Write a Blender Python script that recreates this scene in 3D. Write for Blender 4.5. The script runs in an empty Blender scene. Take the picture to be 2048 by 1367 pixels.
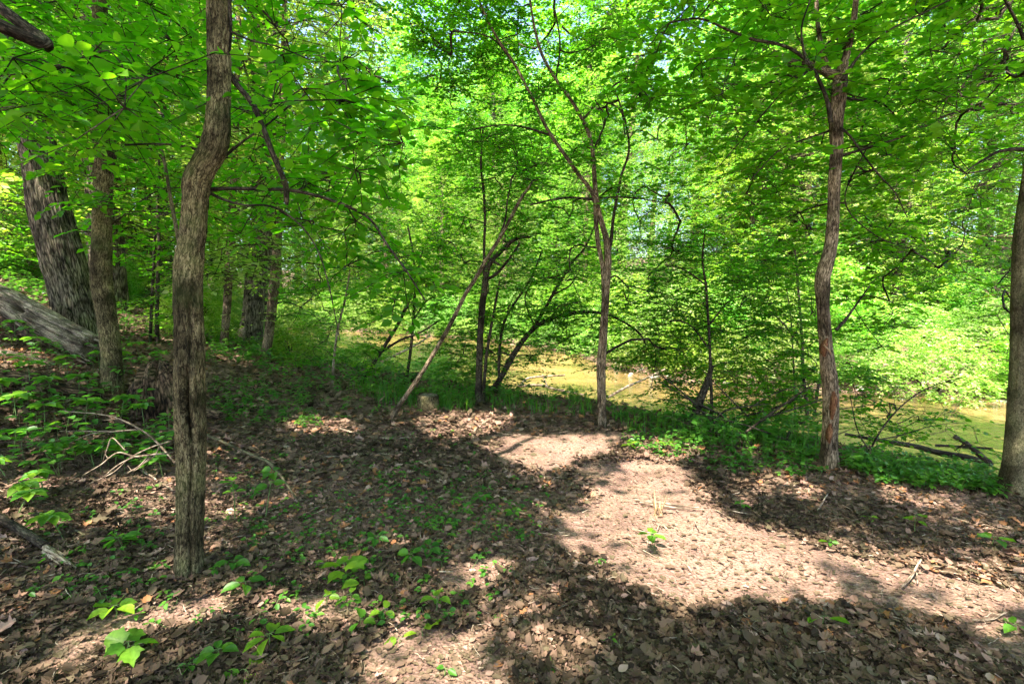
import bpy, math, numpy as np
from mathutils import Vector
R = math.radians
SC = bpy.context.scene
COL = SC.collection
RG = np.random.default_rng(7)

# ------------------------------------------------------------------ camera
F = 968.0; CX = 1024.0; CY = 683.5; PITCH = R(4.9); CAMZ = 1.6
cam = bpy.data.cameras.new("camera"); cam.lens = 36 * F / 2048; cam.sensor_width = 36
cam.clip_start = 0.05; cam.clip_end = 2000
co = bpy.data.objects.new("camera", cam); COL.objects.link(co)
co.location = (0, 0, CAMZ); co.rotation_euler = (R(90) - PITCH, 0, 0); SC.camera = co
# ------------------------------------------------------------------ sky, sun, exposure
SUN_EL = R(62); SH = np.array([-0.53, -0.85]); SH = SH / np.linalg.norm(SH)
SUN = np.array([SH[0] * math.cos(SUN_EL), SH[1] * math.cos(SUN_EL), math.sin(SUN_EL)])
W = bpy.data.worlds.new("World"); SC.world = W; W.use_nodes = True
nt = W.node_tree; bg = nt.nodes["Background"]
sk = nt.nodes.new("ShaderNodeTexSky"); sk.sky_type = 'NISHITA'; sk.sun_disc = False
sk.sun_elevation = SUN_EL; sk.sun_rotation = math.atan2(SH[0], SH[1]); sk.air_density = 1.0; sk.dust_density = 2.0
nt.links.new(sk.outputs[0], bg.inputs[0]); bg.inputs[1].default_value = 0.145
sl = bpy.data.lights.new("sun", 'SUN'); sl.energy = 5.0; sl.angle = R(0.53); sl.color = (1.0, 0.90, 0.80)
so = bpy.data.objects.new("sun", sl); COL.objects.link(so)
so.rotation_euler = Vector(SUN).to_track_quat('Z', 'Y').to_euler(); so.location = (0, 0, 30)
SC.view_settings.view_transform = 'Standard'; SC.view_settings.look = 'None'
SC.view_settings.exposure = 2.25; SC.view_settings.gamma = 1
cy = SC.cycles
cy.max_bounces = 7; cy.diffuse_bounces = 4; cy.glossy_bounces = 2; cy.transmission_bounces = 4; cy.transparent_max_bounces = 4
cy.use_adaptive_sampling = True; cy.adaptive_threshold = 0.02; cy.sample_clamp_indirect = 8
cy.caustics_reflective = False; cy.caustics_refractive = False

# ------------------------------------------------------------------ numbers: pixels <-> space
def raydir(px, py):
    u = (np.asarray(px, float) - CX) / F; v = -(np.asarray(py, float) - CY) / F
    cp, sp = math.cos(PITCH), math.sin(PITCH)
    return np.stack([u, cp + v * sp, -sp + v * cp], -1)
def at(px, py, d):
    r = raydir(px, py); return np.array([0, 0, CAMZ]) + r / r[..., 1:2] * np.asarray(d, float)[..., None]
def topix(P):
    q = P - np.array([0, 0, CAMZ]); cp, sp = math.cos(PITCH), math.sin(PITCH)
    dz = q[..., 1] * cp - q[..., 2] * sp; up = q[..., 1] * sp + q[..., 2] * cp
    dz = np.where(dz < 0.05, 0.05, dz)
    return CX + F * q[..., 0] / dz, CY - F * up / dz
# value noise
_T = np.random.default_rng(3).random((64, 64, 64)).astype(np.float32)
def noise3(x, y, z):
    x, y, z = np.broadcast_arrays(x, y, z)
    xi, yi, zi = np.floor(x).astype(int), np.floor(y).astype(int), np.floor(z).astype(int)
    fx, fy, fz = x - xi, y - yi, z - zi
    fx, fy, fz = fx * fx * (3 - 2 * fx), fy * fy * (3 - 2 * fy), fz * fz * (3 - 2 * fz)
    o = 0
    for a in (0, 1):
        for b in (0, 1):
            for c in (0, 1):
                o = o + _T[(xi + a) & 63, (yi + b) & 63, (zi + c) & 63] * (fx if a else 1 - fx) * (fy if b else 1 - fy) * (fz if c else 1 - fz)
    return o * 2 - 1
def fbm(x, y, z=0.0, o=4):
    s = 0; a = 0.5; f = 1.0
    for k in range(o):
        s = s + a * noise3(x * f + 7.3 * k, y * f + 3.1 * k, z * f + 1.7 * k); a *= 0.5; f *= 2.03
    return s
def sstep(a, b, x):
    t = np.clip((x - a) / (b - a), 0, 1); return t * t * (3 - 2 * t)
NEAR = np.array([(60, -90), (22, -30), (13.5, -8), (9, 1), (7.1, 4.6), (5.8, 6.6), (4.5, 8.4), (2.4, 10.0), (0, 11.8), (-3.5, 15), (-8, 20), (-15, 27), (-32, 37), (-90, 60)], float)
FARB = np.array([(110, -60), (40, -5), (20, 9.5), (12.2, 12.9), (8.4, 13.9), (5.4, 15.6), (4, 19), (2.8, 25), (-2, 32), (-12, 40), (-32, 52), (-100, 80)], float)
def sdist(x, y, P):      # signed distance to an open polyline, > 0 on the left of its direction
    best = np.full(np.shape(x), 1e9); sg = np.zeros(np.shape(x))
    for a, b in zip(P[:-1], P[1:]):
        d = b - a; t = np.clip(((x - a[0]) * d[0] + (y - a[1]) * d[1]) / (d @ d), 0, 1)
        ex, ey = x - a[0] - t * d[0], y - a[1] - t * d[1]; D = np.hypot(ex, ey)
        c = d[0] * (y - a[1]) - d[1] * (x - a[0]); m = D < best
        best = np.where(m, D, best); sg = np.where(m, np.sign(c), sg)
    return best * sg
WATER = -1.02
def ground(x, y):
    x = np.asarray(x, float); y = np.asarray(y, float)
    wob = 0.35 * fbm(x * .6, y * .6, 5.0, 3)
    sn = sdist(x, y, NEAR) + wob; sf = -sdist(x, y, FARB) + wob * 1.5
    foot = 2.5 + 0.35 * np.clip(y - 5, 0, 60)
    t = -x - foot; hill = 0.31 * (np.log1p(np.exp(np.clip(t * 2.2, -30, 30))) / 2.2) * np.where(t * 2.2 > 30, t / (30 / 2.2), 1)
    hill = hill + 0.012 * np.clip(t - 10, 0, 60) ** 1.5
    land = sstep(-0.6, 2.9, sn)
    z1 = -1.45 + land * 1.45 + hill * sstep(0.5, 6, sn)
    z2 = -1.45 + 0.75 * sstep(-1.2, 0.9, sf) + 0.5 * sstep(.6, 3, sf) + 0.07 * np.clip(sf - 2, 0, 90) ** 1.15
    z = np.where(sn > -2.0, z1, np.where(sf > -2.0, z2, -1.45)); z = np.maximum(z, np.where(sf > -1.5, z2, -9))
    z = z + 0.07 * fbm(x * .9, y * .9, 0, 3) * sstep(.3, 2, np.maximum(sn, sf)) + 0.035 * fbm(x * 3.1, y * 3.1, 2, 3)
    z = z + .07 * np.exp(-(((x - 3.2) / .45) ** 2 + ((y - 4.4) / .35) ** 2))
    return z
def hit(px, py):         # where the ray through a pixel meets the ground
    r = raydir(px, py); r = r / r[1]; d = np.arange(1.0, 80, 0.03)
    P = np.array([0, 0, CAMZ]) + d[:, None] * r; g = ground(P[:, 0], P[:, 1]); k = np.argmax(P[:, 2] < g)
    if P[k, 2] >= g[k]: k = len(d) - 1
    return np.array([P[k, 0], P[k, 1], g[k]])
# outlines of sun patches on the floor; leaves that would shade them are removed
LIT = [
 [(955,888),(1040,868),(1110,872),(1225,868),(1200,895),(1085,945),(1035,945),(1065,925),(1000,905)],
 [(1290,900),(1350,925),(1410,960),(1430,1000),(1340,1022),(1210,1015),(1145,1005),(1215,955)],
 [(1140,1030),(1420,1005),(1560,1060),(1800,1095),(2048,1148),(2048,1278),(1960,1240),(1850,1182),(1700,1128),(1690,1160),(1705,1195),(1600,1215),(1480,1200),(1380,1235),(1290,1195),(1230,1140),(1120,1080)],
 [(1455,958),(1560,948),(1640,980),(1500,990)], [(900,1125),(1000,1100),(1040,1150),(930,1195)],
 [(540,1240),(580,1200),(700,1178),(765,1230),(640,1262)], [(690,1300),(820,1240),(960,1262),(1010,1400),(690,1400)],
 [(50,1335),(160,1262),(350,1205),(480,1185),(430,1240),(260,1290),(100,1400)], [(-60,935),(100,950),(130,975),(-60,1010)],
 [(165,985),(240,955),(350,955),(450,1000),(440,1035),(330,1060),(260,1005)], [(560,838),(700,845),(720,860),(560,860)],
 [(835,842),(900,822),(1035,828),(1020,852),(920,872),(850,868)], [(1065,1240),(1210,1245),(1215,1305),(1100,1310)],
 [(1760,960),(1860,985),(1940,1020),(1760,990)], [(1260,890),(1330,880),(1420,905),(1380,925)],[(430,1010),(500,1000),(520,1030),(430,1040)],
 [(-100,700),(60,690),(110,715),(-100,760)],[(140,560),(260,560),(300,640),(200,600)],
]
MS = 4; MW, MH = 2048 // MS + 200, 1367 // MS + 80
def _raster():
    gx, gy = np.meshgrid((np.arange(MW) - 100) * MS, np.arange(MH) * MS)
    m = np.zeros((MH, MW), bool)
    wx = gx + 15 * fbm(gx / 60., gy / 40., 0, 3); wy = gy + 9 * fbm(gx / 60., gy / 40., 9, 3)
    for P in LIT:
        P = np.array(P, float); ins = np.zeros_like(m); j = len(P) - 1
        for i in range(len(P)):
            (xi, yi), (xj, yj) = P[i], P[j]
            c = ((yi > wy) != (yj > wy)) & (wx < (xj - xi) * (wy - yi) / (yj - yi + 1e-9) + xi); ins ^= c; j = i
        m |= ins
    m = m | np.roll(m, 2, 0) | np.roll(m, -1, 0) | np.roll(m, 2, 1) | np.roll(m, -2, 1)
    return m
MASK = _raster()
def in_light(P):
    t = P[..., 2] / SUN[2]; q = P - SUN * t[..., None]
    for _ in range(2):
        g = ground(q[..., 0], q[..., 1]); q = P - SUN * ((P[..., 2] - g) / SUN[2])[..., None]
    ok = q[..., 1] > 1.0
    u, v = topix(q); i = np.clip((u / MS + 100).astype(int), 0, MW - 1); j = np.clip((v / MS).astype(int), 0, MH - 1)
    return ok & MASK[j, i] & (v < 1400) & (v > 400)

# ------------------------------------------------------------------ tags
def tag(o, label=None, cat=None, group=None, kind=None):
    if label: o["label"] = label
    if cat: o["category"] = cat
    if group: o["group"] = group
    if kind: o["kind"] = kind
    return o
def empty(name, loc=(0, 0, 0)):
    o = bpy.data.objects.new(name, None); COL.objects.link(o); o.location = [float(v) for v in loc]; o.empty_display_size = .2; return o

# ------------------------------------------------------------------ mesh builder
class MB:
    def __init__(s): s.V = []; s.n = 0; s.F = []; s.att = {}; s.mats = []
    def add(s, V, F, m=0, **att):    # V (n,3); F (k,c) int array
        V = np.asarray(V, np.float32).reshape(-1, 3); F = np.asarray(F, np.int64)
        s.V.append(V); s.F.append((F + s.n, m)); s.n += len(V)
        for k, d in (('bco', 3), ('rnd', 1)):
            a = att.get(k); a = np.zeros((len(V), d), np.float32) if a is None else np.asarray(a, np.float32).reshape(len(V), d)
            s.att.setdefault(k, []).append(a)
    def build(s, name, mats, parent=None, origin=None, smooth=True):
        me = bpy.data.meshes.new(name); V = np.concatenate(s.V) if s.V else np.zeros((0, 3), np.float32)
        if origin is not None: V = V - np.asarray(origin, np.float32)
        me.vertices.add(len(V)); me.vertices.foreach_set("co", V.ravel().astype(np.float32))
        L = np.concatenate([f.ravel() for f, m in s.F]) if s.F else np.zeros(0, int)
        cnt = np.concatenate([np.full(len(f), f.shape[1]) for f, m in s.F]) if s.F else np.zeros(0, int)
        mi = np.concatenate([np.full(len(f), m) for f, m in s.F]) if s.F else np.zeros(0, int)
        me.loops.add(len(L)); me.loops.foreach_set("vertex_index", L.astype(np.int32))
        me.polygons.add(len(cnt)); st = np.concatenate([[0], np.cumsum(cnt)[:-1]]) if len(cnt) else cnt
        me.polygons.foreach_set("loop_start", st.astype(np.int32))
        me.polygons.foreach_set("material_index", mi.astype(np.int32))
        me.polygons.foreach_set("use_smooth", np.full(len(cnt), smooth))
        me.update(calc_edges=True)
        for k, ty, fld in (('bco', 'FLOAT_VECTOR', 'vector'), ('rnd', 'FLOAT', 'value')):
            a = me.attributes.new(k, ty, 'POINT'); a.data.foreach_set(fld, np.concatenate(s.att[k]).ravel().astype(np.float32))
        for m in (mats if isinstance(mats, (list, tuple)) else [mats]): me.materials.append(m)
        o = bpy.data.objects.new(name, me); COL.objects.link(o)
        if origin is not None and parent is None: o.location = [float(v) for v in origin]
        if parent is not None: o.parent = parent
        return o

def norm(v): return v / np.maximum(np.linalg.norm(v, axis=-1, keepdims=True), 1e-9)
def tubes(mb, P, Rr, sides=4, m=0, rnd=None):       # P (N,K,3), Rr (N,K): many thin tubes at once
    N, K, _ = P.shape
    T = norm(np.gradient(P, axis=1)); a = np.where(np.abs(T[..., 2:3]) > .9, np.array([1., 0, 0]), np.array([0, 0, 1.]))
    U = norm(np.cross(T, a)); Wv = np.cross(T, U); th = np.arange(sides) * 2 * math.pi / sides
    V = P[:, :, None] + Rr[:, :, None, None] * (np.cos(th)[:, None] * U[:, :, None] + np.sin(th)[:, None] * Wv[:, :, None])
    idx = np.arange(N * K * sides).reshape(N, K, sides); a0 = idx[:, :-1]; a1 = idx[:, 1:]
    Fc = np.stack([a0, np.roll(a0, -1, 2), np.roll(a1, -1, 2), a1], -1).reshape(-1, 4)
    ln = np.cumsum(np.linalg.norm(np.diff(P, axis=1, prepend=P[:, :1]), axis=-1), 1)
    b = np.concatenate([Rr[:, :, None, None] * np.stack([np.cos(th), np.sin(th)], -1)[None, None] + P[:, :1, None, :2] * 7, np.broadcast_to(ln[:, :, None, None], (N, K, sides, 1))], -1)
    rn = np.broadcast_to((rnd if rnd is not None else np.random.default_rng(1).random(N))[:, None, None], (N, K, sides))
    mb.add(V.reshape(-1, 3), Fc, m, bco=b.reshape(-1, 3), rnd=rn.reshape(-1))
def spline(P, step):        # Catmull-Rom through rows (x,y,z,r)
    P = np.asarray(P, float); Q = np.vstack([2 * P[0] - P[1], P, 2 * P[-1] - P[-2]]); out = []
    for i in range(1, len(Q) - 2):
        n = max(2, int(np.linalg.norm(Q[i + 1, :3] - Q[i, :3]) / step)); t = (np.arange(n) / n)[:, None]
        a, b, c, d = Q[i - 1], Q[i], Q[i + 1], Q[i + 2]
        out.append(.5 * (2 * b + (c - a) * t + (2 * a - 5 * b + 4 * c - d) * t ** 2 + (3 * b - a - 3 * c + d) * t ** 3))
    out.append(P[-1:]); o = np.vstack(out); o[:, 3] = np.maximum(o[:, 3], 0.0012); return o
def limb(mb, pts, step=.06, sides=20, rough=.06, fur=.0, fk=30, fl=4.0, dent=None, flare=0, seed=0, m=0, cap=True):
    """one solid trunk or limb through (x,y,z,r) points; furrowed bark in the mesh itself"""
    S = spline(pts, step); C = S[:, :3]; r = S[:, 3]; K = len(C)
    T = norm(np.gradient(C, axis=0)); ref = np.array([0, -1., 0])
    U = norm(np.cross(T, np.cross(ref[None], T)) + 1e-6); Wv = np.cross(T, U)
    ln = np.concatenate([[0], np.cumsum(np.linalg.norm(np.diff(C, axis=0), axis=1))])
    th = np.arange(sides) * 2 * math.pi / sides
    ct, st = np.cos(th)[None], np.sin(th)[None]; l2 = ln[:, None]; rr = r[:, None] * np.ones_like(ct)
    d = 1 + rough * fbm(ct * 1.6 + seed, st * 1.6, l2 * 2.2, 3) * 2
    if flare: d = d + flare * np.exp(-l2 / (r[0] * 2.0)) * (0.55 + .9 * np.clip(noise3(ct * 1.5 + seed, st * 1.5, l2 * 0), -.3, 1))
    if fur:
        q = np.abs(noise3(ct * rr * fk + 9 + seed, st * rr * fk, l2 * fl)) ; q2 = np.abs(noise3(ct * rr * fk * 2.1, st * rr * fk * 2.1 + seed, l2 * fl * 2.6))
        d = d + (fur * (np.sqrt(q) - .5) + fur * .45 * (q2 - .4)) / np.maximum(rr, .02)
    if dent is not None: d = d * dent(th[None] * np.ones_like(l2), l2 * np.ones_like(ct))
    V = C[:, None] + (rr * d)[..., None] * (ct[..., None] * U[:, None] + st[..., None] * Wv[:, None])
    idx = np.arange(K * sides).reshape(K, sides); a0, a1 = idx[:-1], idx[1:]
    Fc = np.stack([a0, np.roll(a0, -1, 1), np.roll(a1, -1, 1), a1], -1).reshape(-1, 4)
    b = np.stack([rr * ct + seed, rr * st, l2 * np.ones_like(ct)], -1)
    mb.add(V.reshape(-1, 3), Fc, m, bco=b.reshape(-1, 3), rnd=np.full(K * sides, .5))
    if cap:
        for k in (0, K - 1):
            mb.add(V[k], np.arange(sides)[None], m, bco=b[k], rnd=np.full(sides, .5))
    return S

# leaf outlines: x along the leaf, y across, z fold
def _leaf(kind):
    if kind == 'oval':
        h = [(.12, .2), (.38, .32), (.68, .24)]; f = .10
    elif kind == 'quad': return np.array([(0, 0, 0), (.45, .30, .06), (1, 0, -.05), (.45, -.30, .06)]), np.array([[0, 1, 2, 3]])
    elif kind == 'maple': h = [(-.04, .12), (.02, .36), (.16, .34), (.26, .36), (.46, .52), (.54, .32), (.72, .27), (.82, .12)]; f = .07
    elif kind == 'oak': h = [(.18, .08), (.22, .24), (.36, .10), (.46, .32), (.6, .13), (.72, .28), (.82, .08)]; f = .10
    n = len(h); L = [(0, 0, 0)] + [(x, y, f * y / .3) for x, y in h] + [(1, 0, -.08)] + [(x, -y, f * y / .3) for x, y in h[::-1]]
    L = np.array(L, float)
    return L, np.array([list(range(0, n + 2)), [0] + list(range(n + 1, 2 * n + 2))])[:, ::-1]
LEAF = {k: _leaf(k) for k in ('oval', 'quad', 'maple', 'oak')}
def put_leaves(mb, pos, ax, az, size, kind='oval', m=0, rnd=None, curl=None):
    T, Fc = LEAF[kind]; N = len(pos)
    if N == 0: return
    ax = norm(ax); az = norm(az - ax * np.sum(az * ax, -1, keepdims=True)); ay = np.cross(az, ax)
    Tz = np.broadcast_to(T[:, 2][None], (N, len(T)))
    if curl is not None: Tz = Tz + curl[:, None] * (T[None, :, 0] - .4) ** 2 + curl[:, None] * .8 * T[None, :, 1] ** 2 * 2
    V = pos[:, None] + size[:, None, None] * (T[None, :, 0:1] * ax[:, None] + T[None, :, 1:2] * ay[:, None] + Tz[..., None] * az[:, None])
    Fa = (Fc[None] + (np.arange(N) * len(T))[:, None, None]).reshape(-1, Fc.shape[1])
    rn = rnd if rnd is not None else np.random.default_rng(N).random(N)
    mb.add(V.reshape(-1, 3), Fa, m, rnd=np.repeat(rn, len(T)))

def sprays(mb, Cn, Rd, rg, ntw=5, nlf=9, size=.07, kind='oval', flat=.22, droop=.22, twig=True, ml=1, mt=0, jit=.35, cut=True, keep=None, cutp=.05):
    """flat leafy sprays: twigs fanning from each centre with leaves set alternately along them"""
    n = len(Cn); az = rg.random((n, ntw)) * 2 * math.pi
    D = np.stack([np.cos(az), np.sin(az), rg.normal(0, flat, (n, ntw))], -1); D = norm(D)
    Ln = Rd[:, None] * rg.uniform(.6, 1.15, (n, ntw)); S0 = Cn[:, None] + rg.normal(0, .14, (n, ntw, 3)) * Rd[:, None, None] * np.array([1, 1, 1.2])
    t = (np.arange(nlf) + 1) / nlf; tt = t[None, None, :, None]
    dn = np.array([0, 0, -1.])
    P = S0[:, :, None] + D[:, :, None] * Ln[..., None, None] * tt + dn * (droop * Ln[..., None, None] * tt ** 2)
    Pp = norm(np.cross(D, np.array([0, 0, 1.])))
    side = np.where(np.arange(nlf) % 2 == 0, 1., -1.); w = np.where(np.arange(nlf) == nlf - 1, .1, 1.)
    A = D[:, :, None] * .75 + Pp[:, :, None] * (side * w)[None, None, :, None] * .85 + dn * droop * .9 * tt + rg.normal(0, .16, P.shape)
    Z = np.array([0, 0, 1.]) + rg.normal(0, jit, P.shape)
    P = P.reshape(-1, 3); A = A.reshape(-1, 3); Z = Z.reshape(-1, 3)
    sz = size * rg.uniform(.6, 1.2, len(P)) ; tr = np.repeat(rg.random(n), ntw * nlf)
    rn = np.clip(.55 * tr + .45 * rg.random(len(P)), 0, 1)
    k = np.ones(len(P), bool)
    if cut: k &= ~(in_light(P) & (rg.random(len(P)) > cutp))
    if keep is not None: k &= keep(P)
    put_leaves(mb, P[k], A[k], Z[k], sz[k], kind, ml, rn[k])
    if twig:
        tw = np.array([0, .5, 1.])[None, None, :, None]
        Q = S0[:, :, None] + D[:, :, None] * Ln[..., None, None] * tw + dn * (droop * Ln[..., None, None] * tw ** 2)
        Q[:, :, 0] = Cn[:, None]; Q = Q.reshape(-1, 3, 3)
        kk = np.ones(len(Q), bool)
        if keep is not None: kk &= keep(Q[:, 2])
        Q = Q[kk]
        tubes(mb, Q, np.broadcast_to(np.array([.0035, .0025, .0012]) * (size / .07), (len(Q), 3)), 3, mt)
def connect(mb, limbpts, Cn, rg, r0=.0035, rmax=.03, m=0, sides=5, pw=.3):
    """grow forking branches from the limbs out to every spray centre"""
    nodes = [tuple(p[:3]) for p in limbpts]; nl = len(nodes); par = [-1] * nl; pl = [0.] * nl
    LP = np.array(nodes); d0 = np.array([np.min(np.linalg.norm(LP - c, axis=1)) for c in Cn]); order = np.argsort(d0)
    arr = np.zeros((nl + len(Cn), 3)); arr[:nl] = LP; pla = np.zeros(nl + len(Cn)); cnt = np.zeros(nl + len(Cn)); N = nl; ed = []
    for i in order:
        c = Cn[i]; d = np.linalg.norm(arr[:N] - c, axis=1) + pw * pla[:N] + .35 * np.clip(arr[:N, 2] - c[2], 0, 9); j = int(np.argmin(d))
        arr[N] = c; pla[N] = pla[j] + np.linalg.norm(arr[j] - c); ed.append((j, N)); N += 1
    cnt[nl:] = 1
    for j, k in reversed(ed): cnt[j] += cnt[k]
    E = np.array(ed); A = arr[E[:, 0]]; B = arr[E[:, 1]]; L = np.linalg.norm(B - A, axis=1)
    off = rg.normal(0, .09, A.shape) * L[:, None] + np.array([0, 0, .06]) * L[:, None]; t = np.linspace(0, 1, 6)[None, :, None]
    P = A[:, None] * (1 - t) + B[:, None] * t + off[:, None] * 4 * t * (1 - t)
    P[:, 1:-1] += rg.normal(0, .012, P[:, 1:-1].shape) * L[:, None, None]
    r1 = np.minimum(r0 * cnt[E[:, 1]] ** .45, rmax); r2 = r1 * .72
    rad = r1[:, None] * (1 - t[..., 0]) + r2[:, None] * t[..., 0]
    tubes(mb, P, rad, sides, m)
def inpoly(x, y, P):
    P = np.array(P, float); ins = np.zeros(np.shape(x), bool); j = len(P) - 1
    for i in range(len(P)):
        (xi, yi), (xj, yj) = P[i], P[j]; ins ^= ((yi > y) != (yj > y)) & (x < (xj - xi) * (y - yi) / (yj - yi + 1e-9) + xi); j = i
    return ins
def region(poly, d0, d1, n, rg):        # random spray centres inside an outline, spread in depth
    P = np.array(poly, float); lo, hi = P.min(0), P.max(0); out = []
    while len(out) < n:
        q = rg.uniform(lo, hi, (n * 3, 2)); q = q[inpoly(q[:, 0], q[:, 1], poly)]; out += list(q)
    q = np.array(out[:n]); d = rg.uniform(d0, d1, n); p = at(q[:, 0], q[:, 1], d)
    g = ground(p[:, 0], p[:, 1]); return p[p[:, 2] > g + .12]

# ------------------------------------------------------------------ materials
def mat(name):
    m = bpy.data.materials.new(name); m.use_nodes = True; n = m.node_tree.nodes; n.clear()
    o = n.new("ShaderNodeOutputMaterial"); return m, n, m.node_tree.links, o
def ramp(n, stops, interp='LINEAR'):
    r = n.new("ShaderNodeValToRGB"); e = r.color_ramp.elements; r.color_ramp.interpolation = interp
    while len(e) < len(stops): e.new(.5)
    for el, (p, c) in zip(e, stops): el.position = p; el.color = (*c, 1)
    return r
def leaf_mat(name, stops, tstops, tr=.45, rough=.42, spec=.35, vary=0, mott=0):
    m, n, l, o = mat(name); a = n.new("ShaderNodeAttribute"); a.attribute_name = 'rnd'
    r = ramp(n, stops); r2 = ramp(n, tstops); l.new(a.outputs['Fac'], r.inputs[0]); l.new(a.outputs['Fac'], r2.inputs[0])
    p = n.new("ShaderNodeBsdfPrincipled"); p.inputs['Roughness'].default_value = rough; p.inputs['Specular IOR Level'].default_value = spec
    t = n.new("ShaderNodeBsdfTranslucent"); mx = n.new("ShaderNodeMixShader"); mx.inputs[0].default_value = tr
    A, B = r.outputs[0], r2.outputs[0]
    if vary:        # every tree and bush has a green of its own
        oi = n.new("ShaderNodeObjectInfo"); out = []
        for q in (A, B):
            h = n.new("ShaderNodeHueSaturation"); l.new(q, h.inputs['Color'])
            for nm, lo, hi in (('Hue', .5 - .008 * vary, .5 + .045 * vary), ('Value', 1 - .28 * vary, 1 + .18 * vary)):
                mr = n.new("ShaderNodeMapRange"); mr.inputs['To Min'].default_value = lo; mr.inputs['To Max'].default_value = hi
                if nm == 'Value':
                    fr = n.new("ShaderNodeMath"); fr.operation = 'MULTIPLY'; fr.inputs[1].default_value = 7.13; l.new(oi.outputs['Random'], fr.inputs[0]); f2 = n.new("ShaderNodeMath"); f2.operation = 'FRACT'; l.new(fr.outputs[0], f2.inputs[0]); l.new(f2.outputs[0], mr.inputs['Value'])
                else: l.new(oi.outputs['Random'], mr.inputs['Value'])
                l.new(mr.outputs[0], h.inputs[nm])
            out.append(h.outputs[0])
        A, B = out
    if mott:        # blotches and faint veins on leaves seen close up
        g = n.new("ShaderNodeNewGeometry"); tx = n.new("ShaderNodeTexNoise"); tx.inputs['Scale'].default_value = 90; tx.inputs['Detail'].default_value = 5; l.new(g.outputs['Position'], tx.inputs[0])
        rr = ramp(n, [(.35, (.6, .66, .55)), (.6, (1.12, 1.08, 1.0))]); l.new(tx.outputs['Fac'], rr.inputs[0]); mu = n.new("ShaderNodeMixRGB"); mu.blend_type = 'MULTIPLY'; mu.inputs[0].default_value = mott; l.new(A, mu.inputs[1]); l.new(rr.outputs[0], mu.inputs[2]); A = mu.outputs[0]
    l.new(A, p.inputs['Base Color']); l.new(B, t.inputs[0]); l.new(p.outputs[0], mx.inputs[1]); l.new(t.outputs[0], mx.inputs[2]); l.new(mx.outputs[0], o.inputs[0])
    return m
def bark_mat(name, c_dark, c_mid, c_light, sc=38, stretch=.16, moss=(.06, .09, .02), mossamt=.35, bump=.6, dist=.012):
    m, n, l, o = mat(name); a = n.new("ShaderNodeAttribute"); a.attribute_name = 'bco'
    mp = n.new("ShaderNodeMapping"); mp.inputs['Scale'].default_value = (1, 1, stretch); l.new(a.outputs['Vector'], mp.inputs[0])
    n1 = n.new("ShaderNodeTexNoise"); n1.inputs['Scale'].default_value = sc; n1.inputs['Detail'].default_value = 6; n1.inputs['Roughness'].default_value = .65; l.new(mp.outputs[0], n1.inputs[0])
    v = n.new("ShaderNodeTexVoronoi"); v.feature = 'DISTANCE_TO_EDGE'; v.inputs['Scale'].default_value = sc * 1.1
    ad = n.new("ShaderNodeMixRGB"); ad.blend_type = 'ADD'; ad.inputs[0].default_value = .05; l.new(mp.outputs[0], ad.inputs[1]); l.new(n1.outputs['Color'], ad.inputs[2]); l.new(ad.outputs[0], v.inputs[0])
    mlt = n.new("ShaderNodeMath"); mlt.operation = 'MULTIPLY_ADD'; mlt.inputs[1].default_value = 1.4; l.new(v.outputs['Distance'], mlt.inputs[0]); l.new(n1.outputs['Fac'], mlt.inputs[2])
    r = ramp(n, [(.50, c_dark), (.66, c_mid), (.92, c_light)]); l.new(mlt.outputs[0], r.inputs[0])
    n2 = n.new("ShaderNodeTexNoise"); n2.inputs['Scale'].default_value = 5; n2.inputs['Detail'].default_value = 4; l.new(a.outputs['Vector'], n2.inputs[0])
    rm = ramp(n, [(.48, (0, 0, 0)), (.72, (mossamt,) * 3)]); l.new(n2.outputs['Fac'], rm.inputs[0])
    mx = n.new("ShaderNodeMixRGB"); l.new(rm.outputs[0], mx.inputs[0]); l.new(r.outputs[0], mx.inputs[1]); mx.inputs[2].default_value = (*moss, 1)
    n3 = n.new("ShaderNodeTexNoise"); n3.inputs['Scale'].default_value = 4.5; n3.inputs['Detail'].default_value = 3; l.new(a.outputs['Vector'], n3.inputs[0])
    r3 = ramp(n, [(.38, (.36, .34, .29)), (.5, (.95, .92, .84)), (.64, (1.4, 1.36, 1.2))]); l.new(n3.outputs['Fac'], r3.inputs[0])
    mm = n.new("ShaderNodeMixRGB"); mm.blend_type = 'MULTIPLY'; mm.inputs[0].default_value = 1; l.new(mx.outputs[0], mm.inputs[1]); l.new(r3.outputs[0], mm.inputs[2])
    p = n.new("ShaderNodeBsdfPrincipled"); p.inputs['Roughness'].default_value = .9; p.inputs['Specular IOR Level'].default_value = .15; l.new(mm.outputs[0], p.inputs['Base Color'])
    b = n.new("ShaderNodeBump"); b.inputs['Strength'].default_value = bump; b.inputs['Distance'].default_value = dist; l.new(mlt.outputs[0], b.inputs['Height']); l.new(b.outputs[0], p.inputs['Normal'])
    l.new(p.outputs[0], o.inputs[0]); return m
G = lambda r, g, b: (r, g, b)
M_hero = leaf_mat("leaf_broad", [(0, G(.035, .13, .008)), (.5, G(.06, .20, .010)), (1, G(.13, .30, .014))], [(0, G(.09, .46, .004)), (.5, G(.16, .58, .006)), (1, G(.34, .74, .012))], .56, spec=.25)
M_mid = leaf_mat("leaf_small", [(0, G(.030, .12, .008)), (.5, G(.06, .19, .010)), (1, G(.13, .29, .014))], [(0, G(.08, .40, .006)), (.5, G(.16, .54, .008)), (1, G(.36, .72, .014))], .54, spec=.25)
M_maple = leaf_mat("leaf_maple", [(0, G(.035, .125, .008)), (.5, G(.07, .20, .010)), (1, G(.15, .31, .014))], [(0, G(.09, .42, .006)), (.5, G(.20, .58, .008)), (1, G(.44, .78, .014))], .55, spec=.25)
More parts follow.
